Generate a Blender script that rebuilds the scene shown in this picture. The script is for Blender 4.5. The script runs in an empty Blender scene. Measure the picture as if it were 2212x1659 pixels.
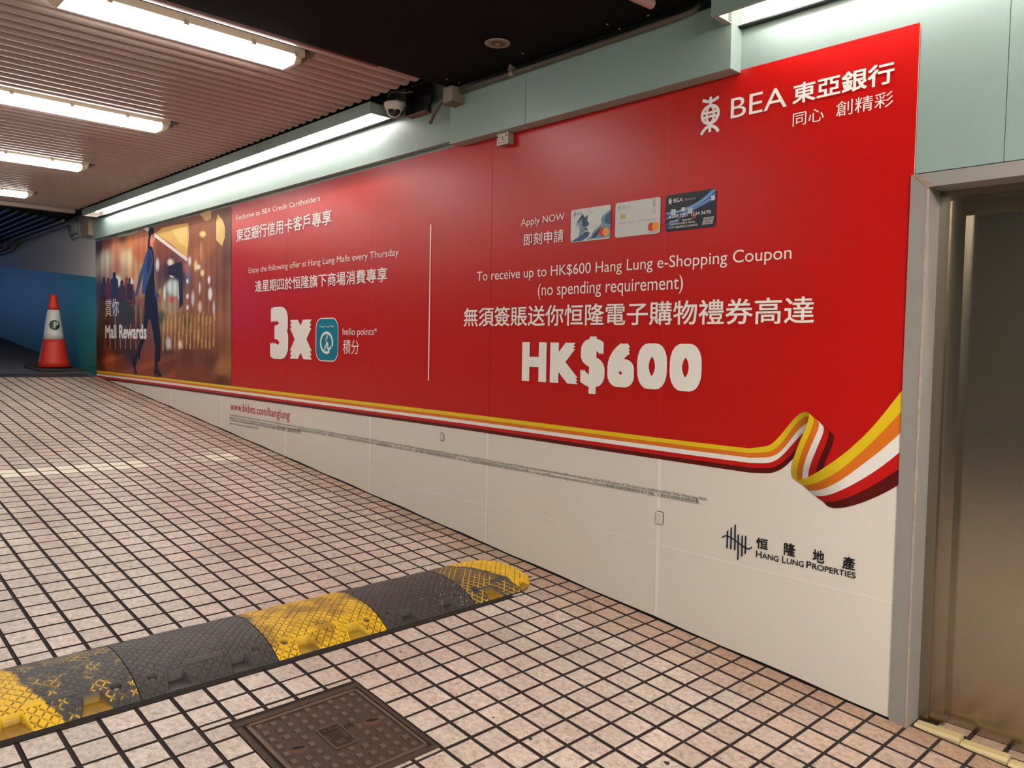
import bpy, bmesh, math, random
import numpy as np
from mathutils import Vector, Matrix, Euler

SC = bpy.context.scene
COL = SC.collection
random.seed(7)
RNG = np.random.default_rng(11)

# ------------------------------------------------------------------ camera
F_PX, CXP, CYP = 1702.33, 1106.0, 829.5            # photo frame 2212 x 1659
R = np.array([[0.691708182247968, 0.7219879645185336, 0.01652784624796452],
              [0.04716003110980523, -0.022321210585957887, -0.9986379198807241],
              [-0.7206356375290733, 0.6915454740278197, -0.049488738867586035]])
CAM = np.array([1.0817, -3.1877, 1.4513])
cam_data = bpy.data.cameras.new('camera')
cam_data.sensor_width = 36.0
cam_data.lens = 36.0 * F_PX / 2212.0
cam_data.clip_start = 0.05
cam = bpy.data.objects.new('camera', cam_data)
COL.objects.link(cam)
M = Matrix.Identity(4)
for i in range(3):
    M[i][0] = R[0][i]; M[i][1] = -R[1][i]; M[i][2] = -R[2][i]; M[i][3] = CAM[i]
cam.matrix_world = M
SC.camera = cam

# ------------------------------------------------------------------ world, view, strengths
world = bpy.data.worlds.new('world'); SC.world = world
world.use_nodes = True
world.node_tree.nodes['Background'].inputs[0].default_value = (0.35, 0.5, 1.0, 1)
world.node_tree.nodes['Background'].inputs[1].default_value = 0.05
SC.view_settings.view_transform = 'Standard'
SC.view_settings.look = 'None'
SC.view_settings.exposure = 0.0
SC.view_settings.gamma = 1.0
SC.view_settings.use_curve_mapping = False
E_CEILING = 19.5      # diffusers of the ceiling battens
E_ADDED = 135.0          # unseen lamps added near the camera to brighten the lower right
E_TROUGH = 46.0       # tubes in the wall troughs
W_DAY = 100.0          # daylight falling down the ramp from its far mouth
C_LAMP = (1.0, 0.97, 0.93)
C_TUBE = (1.0, 0.98, 0.96)

# daylight at the far mouth of the ramp
ld = bpy.data.lights.new('daylight', 'AREA'); ld.shape = 'RECTANGLE'; ld.size = 3.5; ld.size_y = 0.8
ld.energy = W_DAY; ld.color = (0.20, 0.42, 1.0)
lo = bpy.data.objects.new('daylight', ld); COL.objects.link(lo)
lo.location = (-20.5, -3.2, 2.55); lo.rotation_euler = (0, math.radians(-90), 0)

# ------------------------------------------------------------------ helpers
def lin(r, g=None, b=None):
    if g is None: r, g, b = r
    o = []
    for c in (r, g, b):
        c = max(0.0, c) / 255.0
        o.append(c / 12.92 if c <= 0.04045 else ((c + 0.055) / 1.055) ** 2.4)
    return tuple(o)

def wall_at(u, v, y=0.0):
    d = R.T @ np.array([(u - CXP) / F_PX, (v - CYP) / F_PX, 1.0])
    t = (y - CAM[1]) / d[1]
    p = CAM + d * t
    return p[0], p[2]

def px_of(p):
    c = R @ (np.asarray(p, float) - CAM)
    return np.array([CXP + F_PX * c[0] / c[2], CYP + F_PX * c[1] / c[2], c[2]])

# floor height field: a ramp climbing towards -X, fitted to the tile joints
PITCH = 0.12; ASP = 0.976762; CW = 0.170029
KH = [1.90310495, 0.0327897031, -0.0102476603, -0.0166220476, 0.0651583696, 0.00415544933, 0.0546072110]
EH = [(1, 0), (2, 0), (3, 0), (0, 1), (1, 1), (0, 2), (1, 2)]
KH = KH[:7]
def _h(r, c):
    a = (r - 15) / 20.0; b = (min(c, 24.0) - 8) / 10.0
    return sum(k * a ** i * b ** j for k, (i, j) in zip(KH, EH))
H00 = _h(0.0, CW)
def rc_to_xy(r, c): return -r * PITCH * ASP, -(c - CW) * PITCH
def xy_to_rc(x, y): return -x / PITCH / ASP, CW - y / PITCH
def fz(x, y):
    r, c = xy_to_rc(x, y)
    if r <= 86: return (_h(r, c) - H00) * PITCH
    return (_h(86, c) - H00) * PITCH + (r - 86) * PITCH * ASP * 0.0855
def fnormal(x, y):
    e = 0.02
    dx = (fz(x + e, y) - fz(x - e, y)) / (2 * e); dy = (fz(x, y + e) - fz(x, y - e)) / (2 * e)
    return Vector((-dx, -dy, 1)).normalized(), dx, dy

class MB:
    def __init__(s): s.v = []; s.f = []; s.m = []; s.col = []
    def quad(s, pts, m=0):
        n = len(s.v); s.v += [tuple(p) for p in pts]; s.f.append(tuple(range(n, n + len(pts)))); s.m.append(m)
    def box(s, x0, x1, y0, y1, z0, z1, m=0):
        n = len(s.v)
        s.v += [(x0, y0, z0), (x1, y0, z0), (x1, y1, z0), (x0, y1, z0), (x0, y0, z1), (x1, y0, z1), (x1, y1, z1), (x0, y1, z1)]
        for f in ((0, 3, 2, 1), (4, 5, 6, 7), (0, 1, 5, 4), (1, 2, 6, 5), (2, 3, 7, 6), (3, 0, 4, 7)):
            s.f.append(tuple(n + i for i in f)); s.m.append(m)
    def prism(s, poly, axis, a0, a1, m=0):
        # poly: list of 2D points; axis 'x','y','z' along which it is extruded
        def p3(p, a):
            return {'x': (a, p[0], p[1]), 'y': (p[0], a, p[1]), 'z': (p[0], p[1], a)}[axis]
        n = len(s.v); k = len(poly)
        s.v += [p3(p, a0) for p in poly] + [p3(p, a1) for p in poly]
        s.f.append(tuple(range(n, n + k))); s.m.append(m)
        s.f.append(tuple(range(n + 2 * k - 1, n + k - 1, -1))); s.m.append(m)
        for i in range(k):
            j = (i + 1) % k
            s.f.append((n + j, n + i, n + k + i, n + k + j)); s.m.append(m)
    def tube(s, pts, r, seg=8, m=0, cap=True):
        pts = [Vector(p) for p in pts]; rings = []
        for i, p in enumerate(pts):
            t = (pts[min(i + 1, len(pts) - 1)] - pts[max(i - 1, 0)]).normalized()
            up = Vector((0, 0, 1)) if abs(t.z) < 0.9 else Vector((1, 0, 0))
            a = t.cross(up).normalized(); b = t.cross(a).normalized()
            rr = r[i] if isinstance(r, (list, tuple)) else r
            n = len(s.v)
            s.v += [tuple(p + a * math.cos(2 * math.pi * k / seg) * rr + b * math.sin(2 * math.pi * k / seg) * rr) for k in range(seg)]
            rings.append(n)
        for a, b in zip(rings, rings[1:]):
            for k in range(seg):
                s.f.append((a + k, a + (k + 1) % seg, b + (k + 1) % seg, b + k)); s.m.append(m)
        if cap:
            s.f.append(tuple(rings[0] + k for k in range(seg))[::-1]); s.m.append(m)
            s.f.append(tuple(rings[-1] + k for k in range(seg))); s.m.append(m)
    def lathe(s, prof, seg=24, c=(0, 0, 0), m=0, rot=None):
        rings = []
        for r, z in prof:
            n = len(s.v)
            for k in range(seg):
                a = 2 * math.pi * k / seg
                p = Vector((r * math.cos(a), r * math.sin(a), z))
                if rot is not None: p = rot @ p
                s.v.append((p.x + c[0], p.y + c[1], p.z + c[2]))
            rings.append(n)
        for a, b in zip(rings, rings[1:]):
            for k in range(seg):
                s.f.append((a + k, a + (k + 1) % seg, b + (k + 1) % seg, b + k)); s.m.append(m)
        s.f.append(tuple(rings[0] + k for k in range(seg))[::-1]); s.m.append(m)
        s.f.append(tuple(rings[-1] + k for k in range(seg))); s.m.append(m)
    def mesh(s, name, mats, smooth=False, fix=True):
        me = bpy.data.meshes.new(name); me.from_pydata(s.v, [], s.f)
        if not isinstance(mats, (list, tuple)): mats = [mats]
        for m in mats: me.materials.append(m)
        if len(mats) > 1: me.polygons.foreach_set('material_index', s.m)
        if fix:
            bm = bmesh.new(); bm.from_mesh(me); bmesh.ops.recalc_face_normals(bm, faces=bm.faces); bm.to_mesh(me); bm.free()
        if smooth: me.polygons.foreach_set('use_smooth', [True] * len(me.polygons))
        me.update(); return me
    def build(s, name, mats, parent=None, smooth=False, loc=None, fix=True):
        o = bpy.data.objects.new(name, s.mesh(name, mats, smooth, fix)); COL.objects.link(o)
        if parent is not None: o.parent = parent
        if loc is not None: o.location = loc
        return o

def box(name, mat, x0, x1, y0, y1, z0, z1, parent=None, bevel=0.0):
    b = MB(); b.box(x0, x1, y0, y1, z0, z1)
    o = b.build(name, mat, parent)
    if bevel > 0:
        bm = bmesh.new(); bm.from_mesh(o.data)
        bmesh.ops.bevel(bm, geom=list(bm.edges), offset=bevel, segments=2, affect='EDGES', profile=0.5)
        bm.to_mesh(o.data); bm.free()
    return o
def empty(name, loc=(0, 0, 0)):
    o = bpy.data.objects.new(name, None); o.location = loc; o.empty_display_size = 0.1; COL.objects.link(o); return o
def tag(o, label, cat=None, group=None, kind=None):
    o['label'] = label
    if cat: o['category'] = cat
    if group: o['group'] = group
    if kind: o['kind'] = kind
    return o
def struct(o, label):
    o['label'] = label; o['kind'] = 'structure'; return o
def link_obj(name, me, parent=None, loc=(0, 0, 0), rot=(0, 0, 0)):
    o = bpy.data.objects.new(name, me); COL.objects.link(o); o.location = loc; o.rotation_euler = rot
    if parent is not None: o.parent = parent
    return o

# ------------------------------------------------------------------ materials
def mat(name, rgb, rough=0.5, metal=0.0, spec=0.5, var=0.0, vscale=8.0, bump=0.0, bscale=60.0, emit=None, estr=0.0, coat=0.0, stretch=None):
    m = bpy.data.materials.new(name); m.use_nodes = True
    nt = m.node_tree; b = nt.nodes['Principled BSDF']
    b.inputs['Base Color'].default_value = (*rgb, 1)
    b.inputs['Roughness'].default_value = rough; b.inputs['Metallic'].default_value = metal
    b.inputs['Specular IOR Level'].default_value = spec
    if coat: b.inputs['Coat Weight'].default_value = coat; b.inputs['Coat Roughness'].default_value = 0.15
    if emit: b.inputs['Emission Color'].default_value = (*emit, 1); b.inputs['Emission Strength'].default_value = estr
    if var or bump:
        tc = nt.nodes.new('ShaderNodeTexCoord'); src = tc.outputs['Object']
        if stretch:
            mp = nt.nodes.new('ShaderNodeMapping'); mp.inputs['Scale'].default_value = stretch
            nt.links.new(src, mp.inputs[0]); src = mp.outputs[0]
    if var:
        n = nt.nodes.new('ShaderNodeTexNoise'); n.inputs['Scale'].default_value = vscale; n.inputs['Detail'].default_value = 6
        nt.links.new(src, n.inputs['Vector'])
        mx = nt.nodes.new('ShaderNodeMix'); mx.data_type = 'RGBA'
        mx.inputs[6].default_value = (*[c * (1 - var) for c in rgb], 1); mx.inputs[7].default_value = (*[min(1, c * (1 + var)) for c in rgb], 1)
        nt.links.new(n.outputs[0], mx.inputs[0]); nt.links.new(mx.outputs[2], b.inputs['Base Color'])
    if bump:
        n2 = nt.nodes.new('ShaderNodeTexNoise'); n2.inputs['Scale'].default_value = bscale; n2.inputs['Detail'].default_value = 4
        nt.links.new(src, n2.inputs['Vector'])
        bp = nt.nodes.new('ShaderNodeBump'); bp.inputs['Strength'].default_value = bump; bp.inputs['Distance'].default_value = 0.01
        nt.links.new(n2.outputs[0], bp.inputs['Height']); nt.links.new(bp.outputs[0], b.inputs['Normal'])
    return m

def attr_mat(name, attr='Col', rough=0.4, spec=0.5, bump=0.0, bscale=60):
    m = mat(name, (0.5, 0.5, 0.5), rough, spec=spec, bump=bump, bscale=bscale)
    a = m.node_tree.nodes.new('ShaderNodeAttribute'); a.attribute_name = attr
    m.node_tree.links.new(a.outputs['Color'], m.node_tree.nodes['Principled BSDF'].inputs['Base Color'])
    return m
def set_col(me, cols, attr='Col'):
    a = me.color_attributes.new(attr, 'FLOAT_COLOR', 'POINT')
    c = np.ones((len(me.vertices), 4), np.float32); c[:, :3] = np.asarray(cols, np.float32)
    a.data.foreach_set('color', c.ravel())

VR = 0.33   # gloss of the vinyl
M_red = mat('vinyl_red', lin(192, 10, 6), VR, bump=0.05, bscale=140)
M_white = mat('vinyl_white', lin(226, 217, 203), VR + 0.1, bump=0.08, bscale=120, var=0.03, vscale=1.2)
M_seam = mat('vinyl_seam', lin(238, 230, 220), 0.4)
M_seam_red = mat('vinyl_seam_red', lin(200, 18, 14), VR)
M_print = mat('print_white', lin(246, 240, 230), VR)
M_yellow = mat('print_yellow', lin(232, 200, 30), VR)
M_orange = mat('print_orange', lin(226, 120, 30), VR)
M_dark = mat('print_maroon', lin(92, 6, 4), VR)
M_redtext = mat('print_red_text', lin(190, 30, 20), VR)
M_black = mat('print_black', lin(20, 20, 26), VR)
M_navy = mat('print_navy', lin(14, 32, 52), VR)
M_teal_print = mat('print_teal', lin(0, 124, 150), VR)
M_grey_print = mat('print_grey', lin(168, 166, 164), VR)
M_ribbon = attr_mat('print_ribbon', rough=VR)
M_photo = attr_mat('print_photo', rough=0.5, spec=0.25)
M_green = mat('green_panel', lin(142, 162, 154), 0.38, bump=0.03, bscale=200, var=0.05, vscale=3)
M_teal = mat('teal_paint', lin(6, 118, 106), 0.5, bump=0.15, bscale=30, var=0.08, vscale=2)
M_plaster = mat('white_plaster', lin(214, 210, 208), 0.8, bump=0.3, bscale=40, var=0.06, vscale=2)
M_ceil_black = mat('black_ceiling', lin(12, 10, 9), 0.9, spec=0.15, bump=0.1, bscale=150, var=0.15, vscale=4)
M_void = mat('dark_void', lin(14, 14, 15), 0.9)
M_slat = mat('slat_paint', lin(168, 148, 138), 0.36, var=0.05, vscale=4)
M_steel = mat('stainless', lin(176, 166, 150), 0.22, metal=1.0, bump=0.16, bscale=3.0, stretch=(1.6, 1.6, 0.6))
M_steel_d = mat('stainless_trim', lin(168, 156, 138), 0.24, metal=1.0, bump=0.03, bscale=6)
M_frame = mat('grey_frame_paint', lin(146, 140, 134), 0.45, bump=0.12, bscale=25, var=0.1, vscale=6)
M_chip = mat('chipped_filler', lin(150, 126, 106), 0.8, bump=0.4, bscale=60, var=0.2, vscale=30)
M_grout = mat('grout', lin(40, 28, 22), 0.9, bump=0.4, bscale=90, var=0.35, vscale=10)
M_road = mat('road_concrete', lin(84, 86, 96), 0.7, bump=0.3, bscale=60, var=0.2, vscale=3)
M_iron = mat('rusty_iron', lin(72, 51, 38), 0.62, metal=0.25, bump=0.5, bscale=90, var=0.4, vscale=14)
M_iron_l = mat('worn_iron', lin(104, 82, 66), 0.5, metal=0.35, bump=0.4, bscale=90, var=0.3, vscale=30)
M_rust = mat('orange_rust', lin(92, 58, 36), 0.8, bump=0.4, bscale=90, var=0.3, vscale=30)
M_hole = mat('hole_black', (0.004, 0.003, 0.003), 0.9)
M_rubber = mat('black_rubber', lin(50, 47, 44), 0.6)
M_lamp = mat('lamp_diffuser', (0.9, 0.9, 0.88), 0.4, emit=C_LAMP, estr=E_CEILING)
M_lamp_added = mat('lamp_diffuser_near', (0.9, 0.9, 0.88), 0.4, emit=(1.0, 0.95, 0.88), estr=E_ADDED)
M_lampend = mat('lamp_end_cap', lin(226, 220, 196), 0.35)
M_tube = mat('fluorescent_tube', (0.9, 0.9, 0.9), 0.4, emit=C_TUBE, estr=E_TROUGH)
M_refl = mat('white_reflector', lin(226, 214, 206), 0.4)
M_clip = mat('clip_plastic', lin(190, 180, 160), 0.4)
M_cond = mat('conduit_grey', lin(92, 82, 72), 0.5, var=0.15, vscale=20)
M_boxmetal = mat('galvanised_box', lin(150, 136, 120), 0.5, metal=0.3, var=0.15, vscale=15)
M_camwhite = mat('camera_white', lin(222, 212, 204), 0.35)
M_glassdark = mat('dark_dome', lin(16, 10, 14), 0.05, coat=0.6)
M_cable = mat('cable_beige', lin(140, 124, 100), 0.5)
M_blackm = mat('black_metal', lin(20, 18, 17), 0.5)
M_cone_red = mat('cone_red', lin(206, 50, 34), 0.5, var=0.08, vscale=6)
M_cone_white = mat('cone_white', lin(214, 214, 206), 0.3, bump=0.2, bscale=90)
M_cone_green = mat('cone_green', lin(10, 54, 40), 0.4)
M_plate = mat('plate_white', lin(214, 206, 192), 0.4)
M_sill = mat('nosing_tile', lin(196, 176, 130), 0.4, var=0.12, vscale=30, bump=0.2, bscale=80)
M_pink = mat('pink_pipe', lin(176, 140, 132), 0.5)
M_redstain = mat('red_edge_paint', lin(96, 28, 28), 0.7, var=0.3, vscale=20)
M_pipewhite = mat('pipe_white_paint', lin(150, 150, 150), 0.6)
M_pipedark = mat('pipe_dark_paint', lin(64, 66, 76), 0.55)
M_graywall = mat('opposite_wall', lin(92, 98, 94), 0.5, var=0.05, vscale=1)

# floor tile: speckled ceramic; attribute 'tone' x: brightness, y: paint amount
def tile_material():
    m = bpy.data.materials.new('floor_tile'); m.use_nodes = True
    nt = m.node_tree; b = nt.nodes['Principled BSDF']; N = nt.nodes.new; Lk = nt.links.new
    geo = N('ShaderNodeNewGeometry'); att = N('ShaderNodeAttribute'); att.attribute_name = 'tone'
    sep = N('ShaderNodeSeparateColor'); Lk(att.outputs['Color'], sep.inputs[0])
    n1 = N('ShaderNodeTexNoise'); n1.inputs['Scale'].default_value = 300; n1.inputs['Detail'].default_value = 3
    n2 = N('ShaderNodeTexNoise'); n2.inputs['Scale'].default_value = 48; n2.inputs['Detail'].default_value = 5; n2.inputs['Roughness'].default_value = 0.65
    n3 = N('ShaderNodeTexNoise'); n3.inputs['Scale'].default_value = 2.2; n3.inputs['Detail'].default_value = 3
    for n in (n1, n2, n3): Lk(geo.outputs['Position'], n.inputs['Vector'])
    def ramp(src, stops):
        r = N('ShaderNodeValToRGB'); cr = r.color_ramp
        while len(cr.elements) < len(stops): cr.elements.new(0.5)
        for e, (p, c) in zip(cr.elements, stops): e.position = p; e.color = (*c, 1)
        Lk(src, r.inputs[0]); return r.outputs[0]
    def mix(f, a, b_, mode='MIX'):
        x = N('ShaderNodeMix'); x.data_type = 'RGBA'; x.blend_type = mode
        if isinstance(f, float): x.inputs[0].default_value = f
        else: Lk(f, x.inputs[0])
        for k, i in ((a, 6), (b_, 7)):
            if isinstance(k, tuple): x.inputs[i].default_value = (*k, 1)
            else: Lk(k, x.inputs[i])
        return x.outputs[2]
    base = ramp(n2.outputs[0], [(0.26, lin(146, 126, 114)), (0.42, lin(196, 178, 163)), (0.62, lin(222, 206, 192))])
    spk = ramp(n1.outputs[0], [(0.33, (0.16, 0.12, 0.10)), (0.41, (1, 1, 1))])
    c = mix(0.8, base, spk, 'MULTIPLY')
    big = ramp(n3.outputs[0], [(0.35, (0.86, 0.83, 0.80)), (0.65, (1.05, 1.03, 1.02))])
    c = mix(1.0, c, big, 'MULTIPLY')
    tone = N('ShaderNodeCombineColor')
    for i in range(3): Lk(sep.outputs[0], tone.inputs[i])
    c = mix(1.0, c, tone.outputs[0], 'MULTIPLY')
    # brown grime near the wall
    c = mix(sep.outputs[2], c, mix(0.8, c, lin(176, 130, 76), 'MULTIPLY'))
    # worn cream paint
    n4 = N('ShaderNodeTexNoise'); n4.inputs['Scale'].default_value = 26; n4.inputs['Detail'].default_value = 6; Lk(geo.outputs['Position'], n4.inputs['Vector'])
    mm = N('ShaderNodeMath'); mm.operation = 'ADD'; Lk(n4.outputs[0], mm.inputs[0]); Lk(sep.outputs[1], mm.inputs[1])
    pm = ramp(mm.outputs[0], [(0.86, (0, 0, 0)), (0.98, (1, 1, 1))])
    c = mix(pm, c, lin(244, 234, 210))
    Lk(c, b.inputs['Base Color'])
    b.inputs['Roughness'].default_value = 0.36
    bp = N('ShaderNodeBump'); bp.inputs['Strength'].default_value = 0.22; bp.inputs['Distance'].default_value = 0.004
    Lk(n2.outputs[0], bp.inputs['Height']); Lk(bp.outputs[0], b.inputs['Normal'])
    return m
M_tile = tile_material()
M_side = mat('tile_side', lin(58, 42, 33), 0.85, var=0.3, vscale=20)

# ------------------------------------------------------------------ structure: floor
X_END = rc_to_xy(85.06, 0)[0]
def grid_mesh(name, mtl, xs, ys, dz, skirt=0.12, parent=None):
    b = MB(); nx, ny = len(xs), len(ys)
    for x in xs:
        for y in ys: b.v.append((x, y, fz(x, y) + dz))
    for i in range(nx - 1):
        for j in range(ny - 1):
            b.f.append((i * ny + j, (i + 1) * ny + j, (i + 1) * ny + j + 1, i * ny + j + 1)); b.m.append(0)
    n = len(b.v)
    for x in xs:
        for y in ys: b.v.append((x, y, fz(x, y) + dz - skirt))
    for i in range(nx - 1):
        for j in range(ny - 1):
            b.f.append((n + i * ny + j, n + i * ny + j + 1, n + (i + 1) * ny + j + 1, n + (i + 1) * ny + j)); b.m.append(0)
    rim = [i * ny for i in range(nx)] + [(nx - 1) * ny + j for j in range(1, ny)] + [i * ny + ny - 1 for i in range(nx - 2, -1, -1)] + [j for j in range(ny - 2, 0, -1)]
    for a, c in zip(rim, rim[1:] + rim[:1]):
        b.f.append((a, c, n + c, n + a)); b.m.append(0)
    return b.build(name, mtl, parent, smooth=False)
xs = list(np.linspace(X_END - 0.02, 3.2, 60)); ys = list(np.linspace(-5.6, 0.22, 26))
TILE_T = 0.004
floor = grid_mesh('floor', M_grout, xs, ys, -TILE_T, 0.15)
struct(floor, 'sloping car park ramp floor of small speckled beige square tiles with dark joints')

NT = 10
tile_meshes = {}
def tile_mesh(w, d, tone, paint, grime, key):
    if key in tile_meshes: return tile_meshes[key]
    b = MB(); t = TILE_T + 0.004; e = 0.0016
    b.v = [(-w, -d, -t), (w, -d, -t), (w, d, -t), (-w, d, -t), (-w, -d, -e), (w, -d, -e), (w, d, -e), (-w, d, -e),
           (-w + e, -d + e, 0), (w - e, -d + e, 0), (w - e, d - e, 0), (-w + e, d - e, 0)]
    for k in range(4):
        j = (k + 1) % 4
        b.f += [(k, j, 4 + j, 4 + k), (4 + k, 4 + j, 8 + j, 8 + k)]
    b.m = [1] * len(b.f); b.f.append((8, 9, 10, 11)); b.m.append(0)
    me = b.mesh('tile', [M_tile, M_side], fix=False)
    set_col(me, [(tone, paint, grime)] * 12, 'tone')
    tile_meshes[key] = me
    return me
JR, JC = 0.0046, 0.0064         # half joint widths (between rows, between columns)
MH = (8.27, 12.72, 13.04, 17.12)   # manhole in tile units r0,r1,c0,c1
cells = []
for r in range(-13, 85):
    for ci in range(0, 45):
        r0, r1 = float(r), float(r + 1)
        if r == 84: r1 = 85.06
        c0, c1 = float(ci), float(ci + 1)
        x_mid = rc_to_xy(r + 0.5, 0)[0]
        if ci == 0:
            if x_mid > 0.02: c0 = -0.02           # door recess
            else: c0 = CW + 0.03
        pieces = [(r0, r1, c0, c1)]
        a0, a1, b0, b1 = MH
        if r1 > a0 and r0 < a1 and c1 > b0 + 0.05 and c0 < b1 - 0.05:
            pieces = []
            if r0 < a0: pieces.append((r0, a0 - 0.02, c0, c1))
            if r1 > a1: pieces.append((a1, r1, c0, c1))
            if c1 > b1: pieces.append((max(r0, a0), min(r1, a1), b1 + 0.03, c1))
        for p in pieces:
            if p[1] - p[0] > 0.12 and p[3] - p[2] > 0.12: cells.append(p)
infos = []
for (r0, r1, c0, c1) in cells:
    x1, y1 = rc_to_xy(r0, c0); x0, y0 = rc_to_xy(r1, c1)
    w = (x1 - x0) / 2 - JR; d = (y1 - y0) / 2 - JC
    cx, cy = (x0 + x1) / 2, (y0 + y1) / 2
    z = fz(cx, cy)
    q = px_of((cx, cy, z)); size = 0
    if q[2] > 0.3:
        cor = [px_of((cx + sx * w, cy + sy * d, z)) for sx, sy in ((-1, -1), (1, -1), (1, 1), (-1, 1))]
        if min(k[2] for k in cor) > 0.2:
            size = 0.5 * abs(sum(cor[i][0] * cor[(i + 1) % 4][1] - cor[(i + 1) % 4][0] * cor[i][1] for i in range(4)))
            inside = any(-5 < k[0] < 2217 and -5 < k[1] < 1664 for k in cor) 
            if not inside: size = 0
            if cy < 0 and q[0] > 2212: size = 0
    infos.append([size, cx, cy, z, w, d, r0, c0, c1])
infos.sort(key=lambda t: -t[0])
def cell_look(r0, c0, cy, cx):
    tone = 0.90 + 0.17 * random.random()
    if random.random() < 0.06: tone -= 0.08
    paint = 0.0
    if 43 <= r0 < 45:
        if c0 >= 8.5: paint = 0.62
        elif c0 >= 4.5: paint = 0.34
        elif c0 >= 2.5: paint = 0.60
        else: paint = 0.30
    g = 0.0
    dist = -cy
    if dist < 0.42: g = 0.85 * max(0.0, 1 - dist / 0.42) ** 0.8
    if cx > -0.5: g = max(g, 0.5 * max(0.0, 1 - dist / 1.2))
    return tone, paint, g
field = MB(); ftone = []
for k, (size, cx, cy, z, w, d, r0, c0, c1) in enumerate(infos):
    tone, paint, g = cell_look(r0, c0, cy, cx)
    nrm, dx, dy = fnormal(cx, cy)
    lift = random.uniform(-0.0008, 0.0008)
    tx = random.uniform(-0.003, 0.003); ty = random.uniform(-0.003, 0.003)
    if k < 300:
        v = int((tone - 0.8) / 0.3 * NT); gi = round(g * 5) / 5
        full = abs(w - (PITCH * ASP / 2 - JR)) < 1e-4 and abs(d - (PITCH / 2 - JC)) < 1e-4
        key = (v, gi, paint) if full else (v, gi, paint, round(w, 4), round(d, 4))
        me = tile_mesh(w, d, 0.8 + 0.3 * (v + 0.5) / NT, paint, gi, key)
        link_obj('tile', me, floor, (cx, cy, z + lift), (math.atan(dy) + tx, -math.atan(dx) + ty, 0))
    else:
        n = len(field.v); t = TILE_T + 0.004; e = 0.0016
        for (sx, sy, zz) in [(-w, -d, -t), (w, -d, -t), (w, d, -t), (-w, d, -t), (-w, -d, -e), (w, -d, -e), (w, d, -e), (-w, d, -e),
                             (-w + e, -d + e, 0), (w - e, -d + e, 0), (w - e, d - e, 0), (-w + e, d - e, 0)]:
            field.v.append((cx + sx, cy + sy, z + lift + zz + sx * (dx + ty) + sy * (dy + tx))); ftone.append((tone, paint, g))
        for q in range(4):
            j = (q + 1) % 4
            field.f += [(n + q, n + j, n + 4 + j, n + 4 + q), (n + 4 + q, n + 4 + j, n + 8 + j, n + 8 + q)]
        field.m += [1] * 8
        field.f.append((n + 8, n + 9, n + 10, n + 11)); field.m.append(0)
fo = field.build('tile_field', [M_tile, M_side], floor, fix=False)
set_col(fo.data, ftone, 'tone'); fo['kind'] = 'stuff'

# upper road beyond the tiles
ramp = grid_mesh('ramp', M_road, list(np.linspace(-22.0, X_END - 0.02, 40)), list(np.linspace(-5.6, 0.05, 12)), 0.004, 0.2)
struct(ramp, 'bluish grey concrete ramp surface rising beyond the last row of floor tiles')
dr = grid_mesh('trim_3', mat('drain_dark', lin(52, 50, 52), 0.6, var=0.2, vscale=10), list(np.linspace(X_END - 0.27, X_END - 0.015, 4)), list(np.linspace(-5.5, -0.10, 12)), 0.010, 0.02)
struct(dr, 'dark drain strip across the ramp at the end of the floor tiles')

# ------------------------------------------------------------------ structure: walls
Z_C = 3.3
wall = empty('wall_right'); struct(wall, 'pale green clad wall behind the big red advertising print')
box('backing', M_green, -10.02, -0.815, 0.0, 0.16, -0.2, 2.7625, wall)
box('backing', M_green, -0.812, -0.055, 0.0, 0.16, -0.2, 2.670, wall)
box('backing', M_green, -10.02, -0.815, 0.0, 0.16, 2.763, Z_C, wall)
xs1 = wall_at(2176, 180)[0]
b = MB(); b.prism([(-0.812, 2.673), (-0.052, 2.673), (-0.052, 2.125), (xs1 - 0.0012, 2.125), (xs1 - 0.0012, Z_C), (-0.812, Z_C)], 'y', 0.0, 0.16)
b.build('panel', M_green, wall)
box('panel', M_green, xs1 + 0.0012, 1.50, 0.0, 0.16, 2.125, Z_C, wall)
box('panel', M_green, 1.503, 3.2, 0.0, 0.16, -0.4, Z_C, wall)
box('backing', M_void, -0.05, 3.0, 0.10, 0.16, 2.2, Z_C, wall)
b = MB(); xs = np.linspace(-10.0, -0.064, 40)  # dark strip painted in for the shadow line below the print
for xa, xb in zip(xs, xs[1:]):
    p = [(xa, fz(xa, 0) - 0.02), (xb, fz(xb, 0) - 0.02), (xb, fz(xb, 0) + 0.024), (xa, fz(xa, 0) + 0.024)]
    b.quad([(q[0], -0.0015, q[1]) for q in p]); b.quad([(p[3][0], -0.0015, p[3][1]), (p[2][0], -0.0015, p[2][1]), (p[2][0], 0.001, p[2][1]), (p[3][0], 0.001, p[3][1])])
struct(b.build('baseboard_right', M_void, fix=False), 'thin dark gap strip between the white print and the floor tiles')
# painted wall further up
wu = empty('wall_upper'); struct(wu, 'far wall painted teal below and dull white above beside the cone')
def paint_z(x): return 2.232 + (x + 9.975) * (2.704 - 2.232) / (-15.535 + 9.975)
b = MB(); xs = np.linspace(-22, -10.02, 25)
for xa, xb in zip(xs, xs[1:]):
    b.quad([(xa, 0, fz(xa, 0) - 0.1), (xb, 0, fz(xb, 0) - 0.1), (xb, 0, paint_z(xb)), (xa, 0, paint_z(xa))])
b.build('teal_dado', M_teal, wu, fix=False)
b = MB()
for xa, xb in zip(xs, xs[1:]):
    b.quad([(xa, 0.002, paint_z(xa) - 0.01), (xb, 0.002, paint_z(xb) - 0.01), (xb, 0.002, 3.3), (xa, 0.002, 3.3)])
b.build('plaster', M_plaster, wu, fix=False)
box('backing', M_plaster, -22, -10.02, 0.004, 0.16, 0.6, 3.3, wu)
box('joint', M_void, -10.45, -10.03, -0.0012, 0.003, 1.074, 1.079, wu)
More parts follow.
